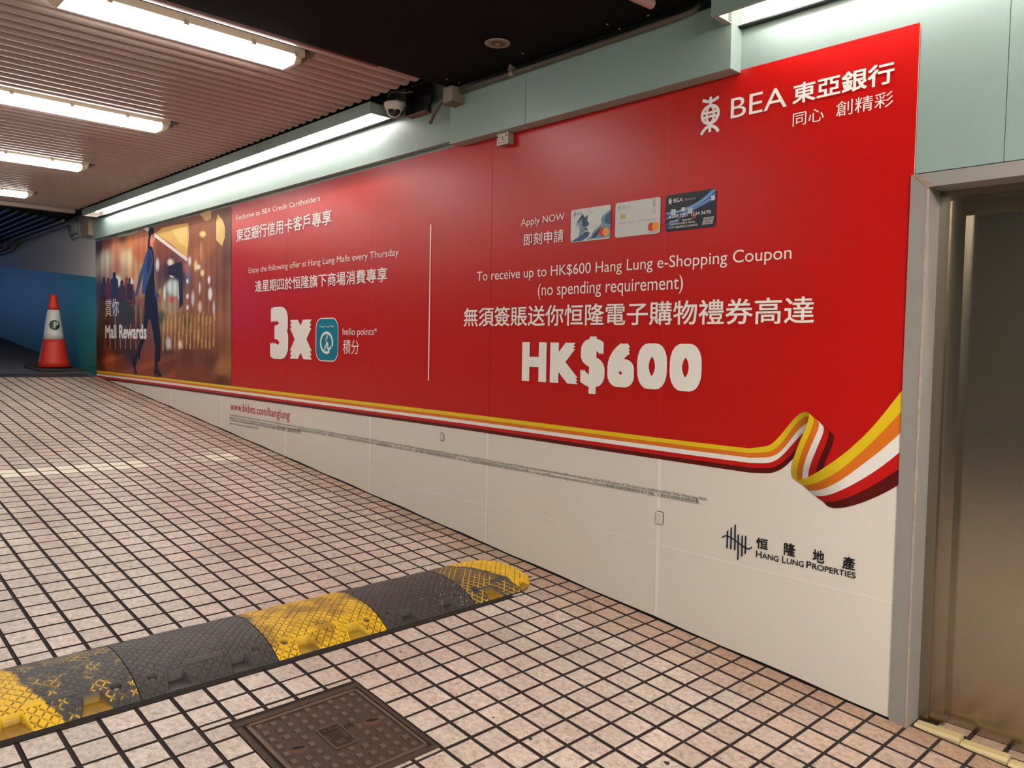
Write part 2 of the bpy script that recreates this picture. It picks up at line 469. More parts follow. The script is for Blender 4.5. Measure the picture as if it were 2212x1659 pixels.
box('joint', M_void, -10.55, -10.03, -0.001, 0.003, 1.505, 1.508, wu)
wl = box('wall_left', M_graywall, -22, 3.2, -5.75, -5.6, -0.5, 3.4); struct(wl, 'opposite pale wall of the car park, behind the camera')
wb = box('wall_back', M_graywall, 3.2, 3.35, -5.75, 0.2, -0.6, 3.4); struct(wb, 'end wall of the car park, behind the camera')

# ------------------------------------------------------------------ structure: ceiling with slats
ceil = MB()
ceil.box(-22, 3.2, -5.7, 0.1, 3.16, 3.3)
ceiling = ceil.build('ceiling', M_void)
struct(ceiling, 'car park ceiling, black board on the right and pinkish metal slats on the left')
box('black_board', M_ceil_black, -2.70, 3.2, -5.6, -0.10, 3.0, 3.03, ceiling)
box('end_board', M_slat, -9.86, -9.78, -5.5, -0.30, 2.99, 3.12, ceiling)
box('far_board', mat('far_ceiling', lin(40, 42, 50), 0.8), -22, -9.86, -5.6, 0.0, 3.10, 3.14, ceiling)
box('edge_strip', M_redstain, -2.742, -2.700, -5.5, -0.62, 3.006, 3.028, ceiling)
SL_P, SL_W, SL_H, SL_Z = 0.104, 0.0455, 0.06, 3.031
prof = [(-SL_W, SL_H)] + [(-SL_W * abs(math.cos(t)) ** 0.8 * (1 if math.cos(t) > 0 else -1), 0.045 - 0.045 * abs(math.sin(t)) ** 0.8) for t in np.linspace(0, math.pi, 13)] + [(SL_W, SL_H)]
slat_me = {}
def slat(x, y0, y1):
    key = (round(y0, 3), round(y1, 3))
    if key not in slat_me:
        b = MB(); b.prism(prof, 'y', y0, y1); slat_me[key] = b.mesh('slat', M_slat)
    link_obj('slat', slat_me[key], ceiling, (x, 0, SL_Z + random.uniform(-0.0015, 0.0015)))
FX = [-3.035, -4.995, -6.960, -8.950]         # ceiling battens
FY0, FY1 = -2.197, -0.955
x = -2.79; i = 0
b = MB(); b.prism([(-0.02, 0.06), (-0.02, 0.0), (0.02, 0.0), (0.02, 0.06)], 'y', -5.4, -0.262)
link_obj('slat', b.mesh('slat', M_slat), ceiling, (-2.757, 0, SL_Z))
xsl = []
x = -2.835
while x > -9.76:
    near = [f for f in FX if abs(f - x) < 0.10]
    if near:
        slat(x, FY1 + 0.05, -0.272); slat(x, FY0 - 0.62, FY0 - 0.05); slat(x, -5.4, FY0 - 0.62 - 1.30)
    else:
        slat(x, -5.4, -0.272)
    x -= SL_P

# green boxed trims under the ceiling
t1 = box('trim_1', M_green, -9.95, -2.737, -0.05, -0.0005, 2.706, 2.965); struct(t1, 'long pale green fascia band above the left half of the red print')
t2 = empty('trim_2'); struct(t2, 'thicker green boxed beam over the middle of the red print')
box('panel', M_green, -2.735, -2.0795, -0.088, -0.0007, 2.673, 2.965, t2, bevel=0.002)
box('panel', M_green, -2.0765, -0.8035, -0.088, -0.0007, 2.673, 2.965, t2, bevel=0.002)

# ------------------------------------------------------------------ door
door = empty('door_1'); struct(door, 'stainless steel door in a stepped steel frame at the right edge')
FXI = 0.003; DW = 1.20
b = MB()
b.prism([(-0.062, -0.012), (FXI, -0.012), (FXI, 0.115), (-0.062, 0.115)], 'z', -0.02, 2.119)
b.prism([(DW, -0.012), (DW + 0.065, -0.012), (DW + 0.065, 0.115), (DW, 0.115)], 'z', -0.15, 2.119)
b.box(FXI, DW, -0.012, 0.115, 2.067, 2.119)
fr = b.build('frame', M_frame, door); fr['label'] = 'grey painted outer frame with chipped corner'
def steps(x0, y, x1, z, dep, name, m):
    b = MB()
    b.box(x0, x1, y, y + dep, -0.12, z)
    b.box(DW * 2 * 0 + DW - (x1 - FXI), DW - (x0 - FXI), y, y + dep, -0.2, z)
    b.box(x1, DW - (x1 - FXI), y, y + dep, z - (x1 - x0), z)
    return b.build(name, m, door)
s1 = steps(FXI, 0.112, 0.040, 2.067, 0.04, 'outer_step', M_steel_d)
s2 = steps(0.040, 0.124, 0.093, 2.035, 0.05, 'inner_step', M_steel_d)
leaf = box('door_leaf', M_steel, 0.093, DW - 0.09, 0.168, 0.20, -0.045, 2.000, door)
leaf['label'] = 'brushed stainless door leaf with wavy reflections'
# chipped filler at the frame corner
b = MB()
cp = [wall_at(u, v, -0.0125) for u, v in [(1973, 379), (1981, 376), (1990, 381), (1998, 388), (2006, 393), (2019, 400), (2022, 402), (2010, 404), (2003, 404.5), (1997, 399), (1988, 391)]]
b.prism(cp, 'y', -0.0135, -0.011)
b.build('chipped_corner', M_chip, door)
b = MB()
b.prism([(FXI - 0.006, -0.0135), (FXI + 0.002, -0.0135), (FXI + 0.002, -0.010), (FXI - 0.006, -0.010)], 'z', 0.0, 2.06)
b.build('edge_wear', mat('edge_wear', lin(170, 152, 136), 0.7, var=0.3, vscale=40, bump=0.3, bscale=70), door)
# threshold: grooved nosing tiles and the tiles behind
xn = [0.012, 0.176, 0.333, 0.490, 0.647]
for k, (xa, xb) in enumerate(zip(xn, xn[1:])):
    b = MB(); zt = 0.014
    y0, y1 = 0.036, 0.092
    pr = [(y0, -0.02), (y0, 0.004), (y0 + 0.004, 0.010), (y0 + 0.012, zt)]
    yy = y0 + 0.018
    for g in range(4):
        pr += [(yy, zt), (yy + 0.0015, zt - 0.006), (yy + 0.004, zt - 0.006), (yy + 0.0055, zt)]; yy += 0.0095
    pr += [(y1, zt), (y1, -0.02)]
    b.prism(pr, 'x', xa + 0.0015, xb - 0.0015)
    o = b.build('nosing_tile', M_sill, door)
    o.location.z = fz((xa + xb) / 2, 0.06) - 0.004
    o.rotation_euler = (0, 0, 0)
for k in range(5):
    xa = 0.02 + 0.1172 * k
    me = tile_mesh(0.054, 0.034, 0.9, 0.0, 0.6, ('sill',))
    link_obj('tile', me, door, (xa + 0.11, 0.133, fz(xa + 0.11, 0.13) + 0.006))

# ------------------------------------------------------------------ advertising print
poster = empty('advertising_print', (-5.0, 0, 1.0))
tag(poster, 'huge red and white printed vinyl advertisement covering the long wall', 'advertisement')
PX, PZ = -5.0, 1.0
PL = -0.0060           # prints start here
def pbuild(mb, name, mats, fix=False, parent=None):
    o = mb.build(name, mats, parent or poster, fix=fix)
    o.matrix_parent_inverse = Matrix.Translation((5.0, 0, -1.0)) if parent is None else Matrix.Identity(4)
    return o
P_L, P_R, P_T = -10.01, -0.054, 2.686
SEAMS = [-10.01, -8.75, -7.49, -6.225, -4.968, -3.712, -2.448, -1.187, -0.054]
Z8 = lambda x, y: wall_at(1660 + x / 6.9125, 860 + y / 6.9125)
def lerp_pts(pts, x):
    for (xa, za), (xb, zb) in zip(pts, pts[1:]):
        if xa <= x <= xb: return za + (zb - za) * (x - xa) / (xb - xa)
    return pts[0][1] if x < pts[0][0] else pts[-1][1]
BAND_PX = [(210.2, [800.2, 803.9, 807.4, 811.1, 814.4, 818.0]), (360, [817.1, 821.5, 825.1, 829.7, 833.7, 838.2]),
           (1000, [892.5, 900.5, 907.1, 914, 920.6, 927.4]), (1440, [947.5, 956.8, 965.6, 975.2, 984.6, 993.5]),
           (1580, [965.3, 974.8, 984.2, 995.1, 1004.6, 1014.6]), (1620, [968.5, 978.5, 988.5, 999.5, 1009.5, 1020.5])]
BAND = [[wall_at(u, vs[k]) for u, vs in BAND_PX] for k in range(6)]
for bd in BAND: bd[0] = (P_L, bd[0][1])
mid = BAND[2]
edge_curve = [Z8(*p) for p in [(0, 880), (150, 800), (300, 650), (450, 480), (560, 330), (600, 400), (560, 560), (480, 800), (420, 1050), (480, 1210), (700, 1290),
                               (1000, 1200), (1300, 1010), (1600, 760), (1850, 500), (2030, 260)]]
edge_curve.append((P_R, edge_curve[-1][1] + 0.02))
def zsort(e): return e
for k, (xa, xb) in enumerate(zip(SEAMS, SEAMS[1:])):
    y = -0.0040 - 0.0006 * (k % 2)
    b = MB()
    if xb < -0.5:
        div = [(xa, lerp_pts(mid, xa)), (xb, lerp_pts(mid, xb))]
    else:
        div = [(xa, lerp_pts(mid, xa))] + [q for q in mid if q[0] > xa] + edge_curve
    bx = np.linspace(xa, xb, 7)
    bot = [(x, fz(x, 0) + 0.008 + 0.003 * math.sin(x * 9)) for x in bx]
    if k == 0: bot = [(x, min(z, lerp_pts(mid, x) - 0.004)) for x, z in bot]
    b.quad([(x, y, z) for x, z in bot] + [(x, y, z) for x, z in div[::-1]], 1)
    b.quad([(x, y, z) for x, z in div] + [(xb, y, P_T), (xa, y, P_T)], 0)
    # edges of the sheet
    b.quad([(xa, y, bot[0][1]), (xa, 0, bot[0][1]), (xa, 0, P_T), (xa, y, P_T)], 1)
    b.quad([(xb, y, bot[-1][1]), (xb, y, P_T), (xb, 0, P_T), (xb, 0, bot[-1][1])], 1)
    b.quad([(xa, y, P_T), (xa, 0, P_T), (xb, 0, P_T), (xb, y, P_T)], 0)
    for (x1_, z1_), (x2_, z2_) in zip(bot, bot[1:]):
        b.quad([(x1_, y, z1_), (x2_, y, z2_), (x2_, 0, z2_), (x1_, 0, z1_)], 1)
    pbuild(b, 'vinyl_sheet', [M_red, M_white])
for xsn in SEAMS[1:-1]:
    zt = lerp_pts(BAND[5], xsn)
    zb = fz(xsn, 0) + 0.018
    if zt - zb > 0.03:
        b = MB(); b.quad([(xsn - 0.002, PL + 0.0006, zb), (xsn + 0.016, PL + 0.0006, zb), (xsn + 0.016, PL + 0.0006, zt), (xsn - 0.002, PL + 0.0006, zt)])
        pbuild(b, 'seam', M_seam)
    if xsn > -5.9:
        z0 = lerp_pts(BAND[0], xsn)
        b = MB(); b.quad([(xsn - 0.001, PL + 0.0006, z0), (xsn + 0.012, PL + 0.0006, z0), (xsn + 0.012, PL + 0.0006, P_T - 0.004), (xsn - 0.001, PL + 0.0006, P_T - 0.004)])
        pbuild(b, 'seam', M_seam_red)
# horizontal overlap in the white field
for (ua, va, ub, vb) in [(885, 1049, 1046, 1090), (1052, 1091, 1420, 1174), (1425, 1176, 1936, 1303)]:
    xa, za = wall_at(ua, va); xb, zb = wall_at(ub, vb)
    b = MB(); b.quad([(xa, PL + 0.0005, za - 0.0025), (xb, PL + 0.0005, zb - 0.0025), (xb, PL + 0.0005, zb + 0.0025), (xa, PL + 0.0005, za + 0.0025)])
    pbuild(b, 'seam', M_seam)

# ---- flat print pieces
def resample(pts, n):
    p = np.array(pts, float); d = np.r_[0, np.cumsum(np.hypot(*np.diff(p, axis=0).T))]
    t = np.linspace(0, d[-1], n); return np.c_[np.interp(t, d, p[:, 0]), np.interp(t, d, p[:, 1])]
def smooth_curve(pts, n, it=2):
    p = np.array(pts, float)
    for _ in range(it):
        q = np.empty((2 * len(p) - 2, 2)); q[0::2] = 0.75 * p[:-1] + 0.25 * p[1:]; q[1::2] = 0.25 * p[:-1] + 0.75 * p[1:]
        p = np.vstack([p[:1], q, p[-1:]])
    return resample(p, n)
def strip(name, A, B, rgb, y, shade=None, n=40, clip=True):
    A = smooth_curve(A, n); B = smooth_curve(B, n); b = MB(); cols = []
    for i in range(n):
        s = 1.0 if shade is None else float(np.interp(i / (n - 1), [k[0] for k in shade], [k[1] for k in shade]))
        for q in (A[i], B[i]):
            xx = min(q[0], P_R) if clip else q[0]
            b.v.append((xx, y, q[1])); cols.append([c * s for c in rgb])
    for i in range(n - 1):
        b.f.append((2 * i, 2 * i + 2, 2 * i + 3, 2 * i + 1)); b.m.append(0)
    o = pbuild(b, name, M_ribbon); set_col(o.data, cols); return o
RC = [lin(232, 198, 28), lin(224, 118, 30), lin(240, 234, 226), lin(196, 16, 12), lin(88, 4, 4)]
RN = ['yellow_stripe', 'orange_stripe', 'white_stripe', 'red_stripe', 'maroon_stripe']
cZ = lambda l: [Z8(*p) for p in l]
rise = [[(0, 715), (60, 680), (130, 620), (200, 540), (280, 440), (360, 345), (430, 270), (490, 225), (550, 205), (600, 212), (622, 230)],
        [(0, 805), (80, 775), (150, 725), (220, 655), (290, 560), (360, 460), (430, 375), (500, 310), (560, 275), (615, 265)],
        [(0, 885), (60, 870), (130, 840), (200, 790), (270, 710), (340, 620), (410, 530), (480, 450), (540, 400), (592, 372)],
        [(0, 970), (70, 950), (140, 915), (210, 860), (280, 790), (350, 705), (420, 630), (480, 560), (532, 515)],
        [(0, 1045), (80, 1030), (160, 1000), (240, 940), (310, 880), (380, 810), (448, 730)],
        [(0, 1120), (60, 1112), (120, 1095), (200, 1060), (270, 1010), (330, 950), (392, 890)]]
for k in range(5):
    A = BAND[k] + cZ(rise[k]); B_ = BAND[k + 1] + cZ(rise[k + 1])
    # straight run and rising end as one stripe
    A1 = [p for p in BAND[k]]; B1 = [p for p in BAND[k + 1]]
    strip(RN[k], resample(A1, 30), resample(B1, 30), RC[k], PL - 0.0004, n=30)
    strip(RN[k], [A1[-1]] + cZ(rise[k]), [B1[-1]] + cZ(rise[k + 1]), RC[k], PL - 0.0004, shade=[(0, 1), (0.45, 1), (0.8, 0.72), (1, 0.36)], n=60)
front = [[(622, 230), (615, 290), (590, 380), (540, 510), (490, 620), (440, 740), (390, 880), (360, 980), (348, 1080), (355, 1150), (385, 1200), (430, 1240)],
         [(640, 245), (690, 292), (690, 345), (660, 440), (600, 590), (550, 690), (500, 830), (460, 960), (435, 1080), (432, 1170), (445, 1240)],
         [(700, 300), (765, 357), (765, 420), (740, 500), (690, 610), (640, 720), (590, 850), (550, 960), (522, 1080), (515, 1225)],
         [(775, 360), (834, 418), (838, 470), (815, 560), (770, 660), (720, 780), (670, 900), (630, 1010), (608, 1110), (604, 1200)],
         [(850, 440), (905, 490), (912, 540), (890, 620), (850, 730), (800, 850), (750, 980), (710, 1130)],
         [(915, 490), (962, 527), (985, 570), (985, 620), (965, 700), (920, 810), (870, 920), (825, 1060)]]
for k in range(5):
    strip(RN[k], cZ(front[k]), cZ(front[k + 1]), RC[k], PL - 0.0008, shade=[(0, 0.95), (0.3, 1), (0.65, 0.75), (0.85, 0.5), (1, 0.55)], n=60)
sweep = [[(430, 1232), (515, 1205), (610, 1175), (720, 1115), (840, 1040), (1000, 930), (1150, 820), (1300, 690), (1450, 550), (1600, 390), (1750, 210), (1850, 80), (1915, 0), (2060, -185)],
         [(530, 1302), (600, 1298), (700, 1275), (850, 1210), (1000, 1125), (1150, 1020), (1300, 890), (1500, 712), (1700, 512), (1850, 355), (2060, 130)],
         [(620, 1382), (750, 1376), (870, 1340), (1050, 1250), (1200, 1150), (1400, 1000), (1600, 850), (1800, 685), (2060, 445)],
         [(715, 1463), (850, 1458), (1000, 1415), (1200, 1325), (1400, 1215), (1640, 1065), (1850, 905), (2060, 728)],
         [(840, 1553), (950, 1550), (1100, 1515), (1300, 1440), (1500, 1340), (1700, 1225), (1850, 1125), (2060, 985)],
         [(890, 1608), (960, 1636), (1050, 1640), (1200, 1620), (1400, 1560), (1600, 1480), (1800, 1385), (2060, 1228)]]
for k in range(5):
    strip(RN[k], cZ(sweep[k]), cZ(sweep[k + 1]), RC[k], PL - 0.0012, shade=[(0, 0.38), (0.12, 0.6), (0.35, 1), (1, 1)], n=70)

# ---- lettering
_tcache = {}
def text_geo(s, bold=0.0):
    k = (s, bold)
    if k not in _tcache and bold > 0:
        V0, F0 = text_geo(s); n = 8; sq = [(1, 1), (-1, 1), (-1, -1), (1, -1), (1, 0), (0, 1), (-1, 0), (0, -1)]; VV = [V0]; FF = list(F0)
        for q in range(n):
            FF += [tuple(i + len(V0) * (q + 1) for i in f_) for f_ in F0]
            VV.append(V0 + np.array([bold * sq[q][0], bold * sq[q][1], (q + 1) * 3e-5]))
        _tcache[k] = (np.vstack(VV), FF)
    if k not in _tcache:
        c = bpy.data.curves.new('t', 'FONT'); c.body = s; c.resolution_u = 5
        o = bpy.data.objects.new('t', c); COL.objects.link(o)
        dg = bpy.context.evaluated_depsgraph_get()
        me = bpy.data.meshes.new_from_object(o.evaluated_get(dg))
        V = np.array([v.co[:] for v in me.vertices]) if len(me.vertices) else np.zeros((0, 3))
        Fc = [tuple(p.vertices) for p in me.polygons]
        bpy.data.objects.remove(o); bpy.data.curves.remove(c); bpy.data.meshes.remove(me)
        _tcache[k] = (V, Fc)
    return _tcache[k]
def lettering(s, x0, x1, z0, z1, m, y=None, bold=0.0, ref='box', name='lettering', parent=None, label=None):
    V, Fc = text_geo(s, bold); V = V.copy()
    mn, mx = V.min(0), V.max(0)
    X = x0 + (V[:, 0] - mn[0]) / (mx[0] - mn[0]) * (x1 - x0)
    if ref == 'box': Z = z0 + (V[:, 1] - mn[1]) / (mx[1] - mn[1]) * (z1 - z0)
    else:
        hcap = text_geo(ref, bold)[0][:, 1].max()
        Z = z0 + V[:, 1] / hcap * (z1 - z0)
    b = MB(); yy = (PL - 0.0014) if y is None else y
    b.v = [(a, yy - d_, c) for a, d_, c in zip(X, V[:, 2], Z)]; b.f = Fc; b.m = [0] * len(Fc)
    o = pbuild(b, name, m, parent=parent)
    if label: o['label'] = label
    return o
def T(s, bl, tr, top=None, m=None, bold=0.0, ref='box', **k):
    """bl: pixel of the lower left corner / baseline start, tr: pixel fixing the right end, top: pixel fixing the top"""
    x0, z0 = wall_at(*bl); x1, zr = wall_at(*tr)
    z1 = wall_at(*top)[1] if top else zr
    return lettering(s, x0, x1, z0, z1, m or M_print, bold=bold, ref=ref, **k)
def row(s, bl, tr, m=None, bold=0.0, ext=None):
    """evenly set large characters, each one a part"""
    x0, z0 = wall_at(*bl); x1, z1 = wall_at(*tr)
    mn_all = np.array([1e9, 1e9]); mx_all = -mn_all
    geo = []
    for i, ch in enumerate(s):
        V, Fc = text_geo(ch, bold); V = V.copy(); V[:, 0] += i; geo.append((V, Fc)); mn_all = np.minimum(mn_all, V[:, :2].min(0)); mx_all = np.maximum(mx_all, V[:, :2].max(0))
    for V, Fc in geo:
        b = MB(); b.v = [(x0 + (p[0] - mn_all[0]) / (mx_all[0] - mn_all[0]) * (x1 - x0), PL - 0.0014 - p[2], z0 + (p[1] - mn_all[1]) / (mx_all[1] - mn_all[1]) * (z1 - z0)) for p in V]
        b.f = Fc; b.m = [0] * len(Fc); pbuild(b, 'character', m or M_print)
T('Exclusive to BEA Credit Cardholders', (512.4, 475.7), (692.9, 422.1), ref='d')
row('東亞銀行信用卡客戶專享', (512.4, 523.4), (718.1, 451.3), bold=0.012)
T('Enjoy the following offer at Hang Lung Malls every Thursday', (538.9, 590.2), (863.2, 545), top=(846, 538.5), ref='d')
row('逢星期四於恒隆旗下商場消費專享', (552.9, 631.6), (838.5, 576.5), bold=0.012)
T('3', (585.5, 775), (624.3, 775), top=(604.6, 662.6), bold=0.06, name='character')
T('x', (628, 774.6), (675.4, 776.7), top=(640, 691), bold=0.06, name='character')
T('hello points*', (742, 723.3), (816.3, 715), top=(743.3, 708.8), ref='h')
row('積分', (742.5, 764.2), (777.5, 734.2))
T('Apply NOW', (1127.1, 488.5), (1222, 468), top=(1150, 470.5), ref='A')
row('即刻申請', (1132.8, 532.2), (1219.4, 494.9), bold=0.006)
T('To receive up to HK$600 Hang Lung e-Shopping Coupon', (1032.2, 607.2), (1711.1, 559.5), top=(1037.8, 587.0), ref='T')
T('(no spending requirement)', (1163.9, 638.8), (1477.2, 612), top=(1263.8, 607.4), ref='d')
row('無須簽賬送你恒隆電子購物禮券高達', (1003.7, 705.7), (1762, 639.2), bold=0.010)
zb6 = wall_at(1129.7, 822.3)[1]; zt6 = wall_at(1132.8, 739.1)[1]
for ch, ua, ub in [('H', 1129.7, 1182.4), ('K', 1190.3, 1250.8), ('$', 1256.2, 1308.6), ('6', 1314.3, 1372.2), ('0', 1378.5, 1443.2), ('0', 1448.8, 1518.2)]:
    ov = 0.012 * (zt6 - zb6) if ch in '60' else 0.0
    if ch == '$': lettering(ch, wall_at(ua, 780)[0], wall_at(ub, 780)[0], zb6 - 0.046, zt6 + 0.034, M_print, bold=0.036, name='character')
    else: lettering(ch, wall_at(ua, 780)[0], wall_at(ub, 780)[0], zb6 - ov, zt6 + ov, M_print, bold=0.06, name='character')
T('BEA', (1579.9, 257.3), (1701.5, 229), top=(1580.9, 214.2))
row('東亞銀行', (1713.4, 227.3), (1934.7, 131.1), bold=0.020)
row('同心', (1713.8, 274.5), (1782, 232))
row('創精彩', (1807, 254), (1932.3, 195.1))
T('www.hkbea.com/hanglung', (499, 885), (627.2, 902.3), top=(526.4, 872.2), m=M_redtext, ref='h')
x0, z0 = wall_at(498.3, 896.3); x1, z1 = wall_at(1528.5, 1080.5)
FP1 = 'This offer is subject to a limited quota of 1,000 people, and is available on a first-come, first-served basis during the promotional period. Remarks: 1. Promotional period runs until 31 December, 2021. 2. Each eligible customer can receive up to 15,000 hello points under "hello Hang Lung Malls Rewards Program" (the "hello Program") during the promotional period. 3. You must register in the Hang Lung Malls App ("hello app") on the previous Thursday and receive confirmed notification before your spending to enjoy 3X hello points. 4. The terms and conditions of the "hello Hang Lung Malls'
FP2 = 'Rewards Program" which can be accessed via the hello app or http://www.hanglungmalls.com/tnc apply to the Event. 5. Other terms and conditions apply. *推廣期內登記名額共1,000名,登記名額有限,先到先得。1.推廣期至2021年12月31日。2.推廣期內每位合資格客戶最多可享15,000「hello恒隆商場獎賞計劃」(「hello 計劃」)hello積分。3.須於消費前一個星期四於恒隆商場手機應用程式(「hello app」)內登記後收到相關確認短訊方為成功登記,並享有3X hello積分。4. hello app中或http://www.hanglungmalls.com/tc/tnc上的hello計劃條款及細則同樣適用於本次活動。5.須受其他條款及細則約束。'
def fine(s, ul, vl, ur, vr, cap, name='fine_print'):
    V, Fc = text_geo(s, 0.0); V = V.copy(); mn, mx = V.min(0), V.max(0)
    xa, za = wall_at(ul, vl); xb, zb = wall_at(ur, vr)
    t = (V[:, 0] - mn[0]) / (mx[0] - mn[0])
    b = MB(); yy = PL - 0.0014
    b.v = [(xa + (xb - xa) * a, yy, za + (zb - za) * a + q / 0.682 * cap) for a, q in zip(t, V[:, 1])]; b.f = Fc; b.m = [0] * len(Fc)
    o = pbuild(b, name, M_black); o['kind'] = 'stuff'
fine(FP1, 498.3, 897.2, 1528.5, 1081.5, 0.0145)
fine(FP2, 497.8, 902.6, 1514.3, 1088.5, 0.0145)
T('To borrow or not to borrow? Borrow only if you can repay! 借定唔借？還得到先好借！', (497.8, 908.5), (652.4, 936), top=(499, 903.2), m=M_black, ref='T')
T('Issued by The Bank of East Asia, Limited 東亞銀行有限公司刊發', (497.8, 915.6), (559.6, 926.7), top=(499, 912.6), m=M_black, ref='I')
for ch, bl, tr in [('恒', (1634.8, 1183.5), (1661, 1164.5)), ('隆', (1694.7, 1198.0), (1720.7, 1175.5)), ('地', (1756.7, 1212.3), (1783, 1190.0)), ('產', (1820.5, 1227.2), (1849.7, 1205.0))]:
    T(ch, bl, tr, m=M_black, bold=0.02)
def caps(parts):
    for s, ul, vl, ur, hpx in parts:
        xa, za = wall_at(ul, vl); xb, _ = wall_at(ur, vl + 3)
        zt = wall_at(ul, vl - hpx)[1]
        lettering(s, xa, xb, za, zt, M_black, bold=0.012, ref='H')
xz0 = wall_at(1634.8, 1202.3); xz1 = wall_at(1849.7, 1248.5)
for s, pa, pb, hgt in [('H', 400, 436, 0.0290), ('ANG', 439, 545, 0.0235), ('L', 567, 592, 0.0290), ('UNG', 598, 706, 0.0235), ('P', 723, 754, 0.0290), ('ROPERTIES', 760, 1038, 0.0235)]:
    ua, ub = 1500 + pa / 2.968, 1500 + pb / 2.968
    va = 1202.3 + (ua - 1634.8) * (1248.5 - 1202.3) / (1849.7 - 1634.8)
    vb = 1202.3 + (ub - 1634.8) * (1248.5 - 1202.3) / (1849.7 - 1634.8)
    xa, za = wall_at(ua, va); xb, zb = wall_at(ub, vb)
    lettering(s, xa, xb, (za + zb) / 2, (za + zb) / 2 + hgt, M_black, bold=0.012, ref='H')

def poly(name, pts, m, y, z=None, parent=None):
    """flat print polygon from photo pixels"""
    b = MB(); b.quad([(min(q[0], P_R), y, q[1]) for q in (wall_at(*p) for p in pts)])
    return pbuild(b, name, m, parent=parent)
def polyp(name, P, m, y):
    b = MB(); b.quad([(p[0], y, p[1]) for p in P]); return pbuild(b, name, m)
def stroke_pts(P, w, n=40, smooth=True, closed=False):
    p = smooth_curve(P, n, 2) if smooth else resample(P, n)
    t = np.gradient(p, axis=0); L_ = np.hypot(*t.T)[:, None]; nrm = np.c_[-t[:, 1], t[:, 0]] / np.maximum(L_, 1e-9)
    return p + nrm * w / 2, p - nrm * w / 2
def strokes(name, lst, m, y, parent=None):
    b = MB()
    for j, (P, w, sm) in enumerate(lst):
        A, B_ = stroke_pts(P, w, 40 if sm else max(2, len(P)), sm)
        n = len(b.v); yy = y - j * 2e-5
        for a, c in zip(A, B_): b.v += [(a[0], yy, a[1]), (c[0], yy, c[1])]
        for i in range(len(A) - 1): b.f.append((n + 2 * i, n + 2 * i + 2, n + 2 * i + 3, n + 2 * i + 1)); b.m.append(0)
    return pbuild(b, name, m, parent=parent)
YP = PL - 0.0014
# vertical divider
poly('divider', [(931.3, 485), (933.6, 485), (928.5, 822), (926.3, 822)], M_print, YP)
# bank emblem, in its own unit square then set on the wall
def emblem(cx, cz, w, h, m, y, name='emblem', lw=0.075, parent=None):
    S = lambda pts: [(cx + x * w, cz + z * h) for x, z in pts]
    W = lw * w * 2
    ring = lambda rx, rz, a0, a1, ox=0, oz=0: [(ox + rx * math.cos(math.radians(a)), oz + rz * math.sin(math.radians(a))) for a in np.linspace(a0, a1, 25)]
    L_ = [(S([(-0.44, 0.42), (-0.2, 0.36), (0, 0.345), (0.2, 0.36), (0.44, 0.42)]), W, True),
          (S(ring(0.45, 0.235, 0, 360)), W, True), (S(ring(0.20, 0.235, 0, 360)), W * 0.8, True),
          (S([(-0.42, 0.075), (-0.2, 0.05), (0.2, 0.05), (0.42, 0.075)]), W * 0.8, True),
          (S([(-0.42, -0.075), (-0.2, -0.05), (0.2, -0.05), (0.42, -0.075)]), W * 0.8, True),
          (S([(0, 0.47), (0, 0.345), (0, 0.235)]), W, False),
          (S([(0, -0.235), (0, -0.47)]), W, False),
          (S([(-0.47, -0.5), (-0.36, -0.40), (-0.18, -0.33), (0, -0.30), (0.18, -0.33), (0.36, -0.40), (0.47, -0.5)]), W, True)]
    return strokes(name, L_, m, y, parent)
xa, za = wall_at(1515.5, 289); xb, zb = wall_at(1557, 212)
emblem((xa + xb) / 2, (wall_at(1536, 248)[1]), (xb - xa), wall_at(1537, 209)[1] - wall_at(1535, 290)[1], M_print, YP)
# rounded square app badge
def rrect(x0, x1, z0, z1, r, n=6):
    P = []
    for cx, cz, a0 in ((x1 - r, z1 - r, 0), (x0 + r, z1 - r, 90), (x0 + r, z0 + r, 180), (x1 - r, z0 + r, 270)):
        P += [(cx + r * math.cos(math.radians(a0 + 90 * i / n)), cz + r * math.sin(math.radians(a0 + 90 * i / n))) for i in range(n + 1)]
    return P
bx0, _ = wall_at(683.7, 730); bx1, _ = wall_at(732.7, 730)
bz1 = wall_at(708, 686.5)[1]; bz0 = wall_at(708, 780.8)[1]
polyp('badge_border', rrect(bx0, bx1, bz0, bz1, 0.085), M_print, YP)
bw = bx1 - bx0; bh = bz1 - bz0
polyp('badge', rrect(bx0 + 0.008, bx1 - 0.008, bz0 + 0.008, bz1 - 0.008, 0.078), M_teal_print, YP - 0.0003)
lettering('Hang Lung Malls', bx0 + bw * 0.18, bx0 + bw * 0.82, bz0 + bh * 0.785, bz0 + bh * 0.825, M_print, y=YP - 0.0006, ref='H')
bc = lambda a, b_: (bx0 + bw * a, bz0 + bh * b_)
ringp = [bc(0.46 + 0.26 * math.cos(math.radians(a)) + 0.03, 0.43 + 0.23 * math.sin(math.radians(a))) for a in np.linspace(-20, 300, 40)]
strokes('badge_sign', [(ringp, 0.020, True),
                       ([bc(0.40, 0.24), bc(0.43, 0.36), bc(0.50, 0.52), bc(0.54, 0.58), bc(0.52, 0.60), bc(0.47, 0.50), bc(0.43, 0.33), bc(0.42, 0.24)], 0.016, True),
                       ([bc(0.43, 0.30), bc(0.50, 0.42), bc(0.55, 0.42), bc(0.55, 0.34), bc(0.56, 0.27), bc(0.62, 0.28), bc(0.70, 0.34)], 0.018, True)], M_print, YP - 0.0006)
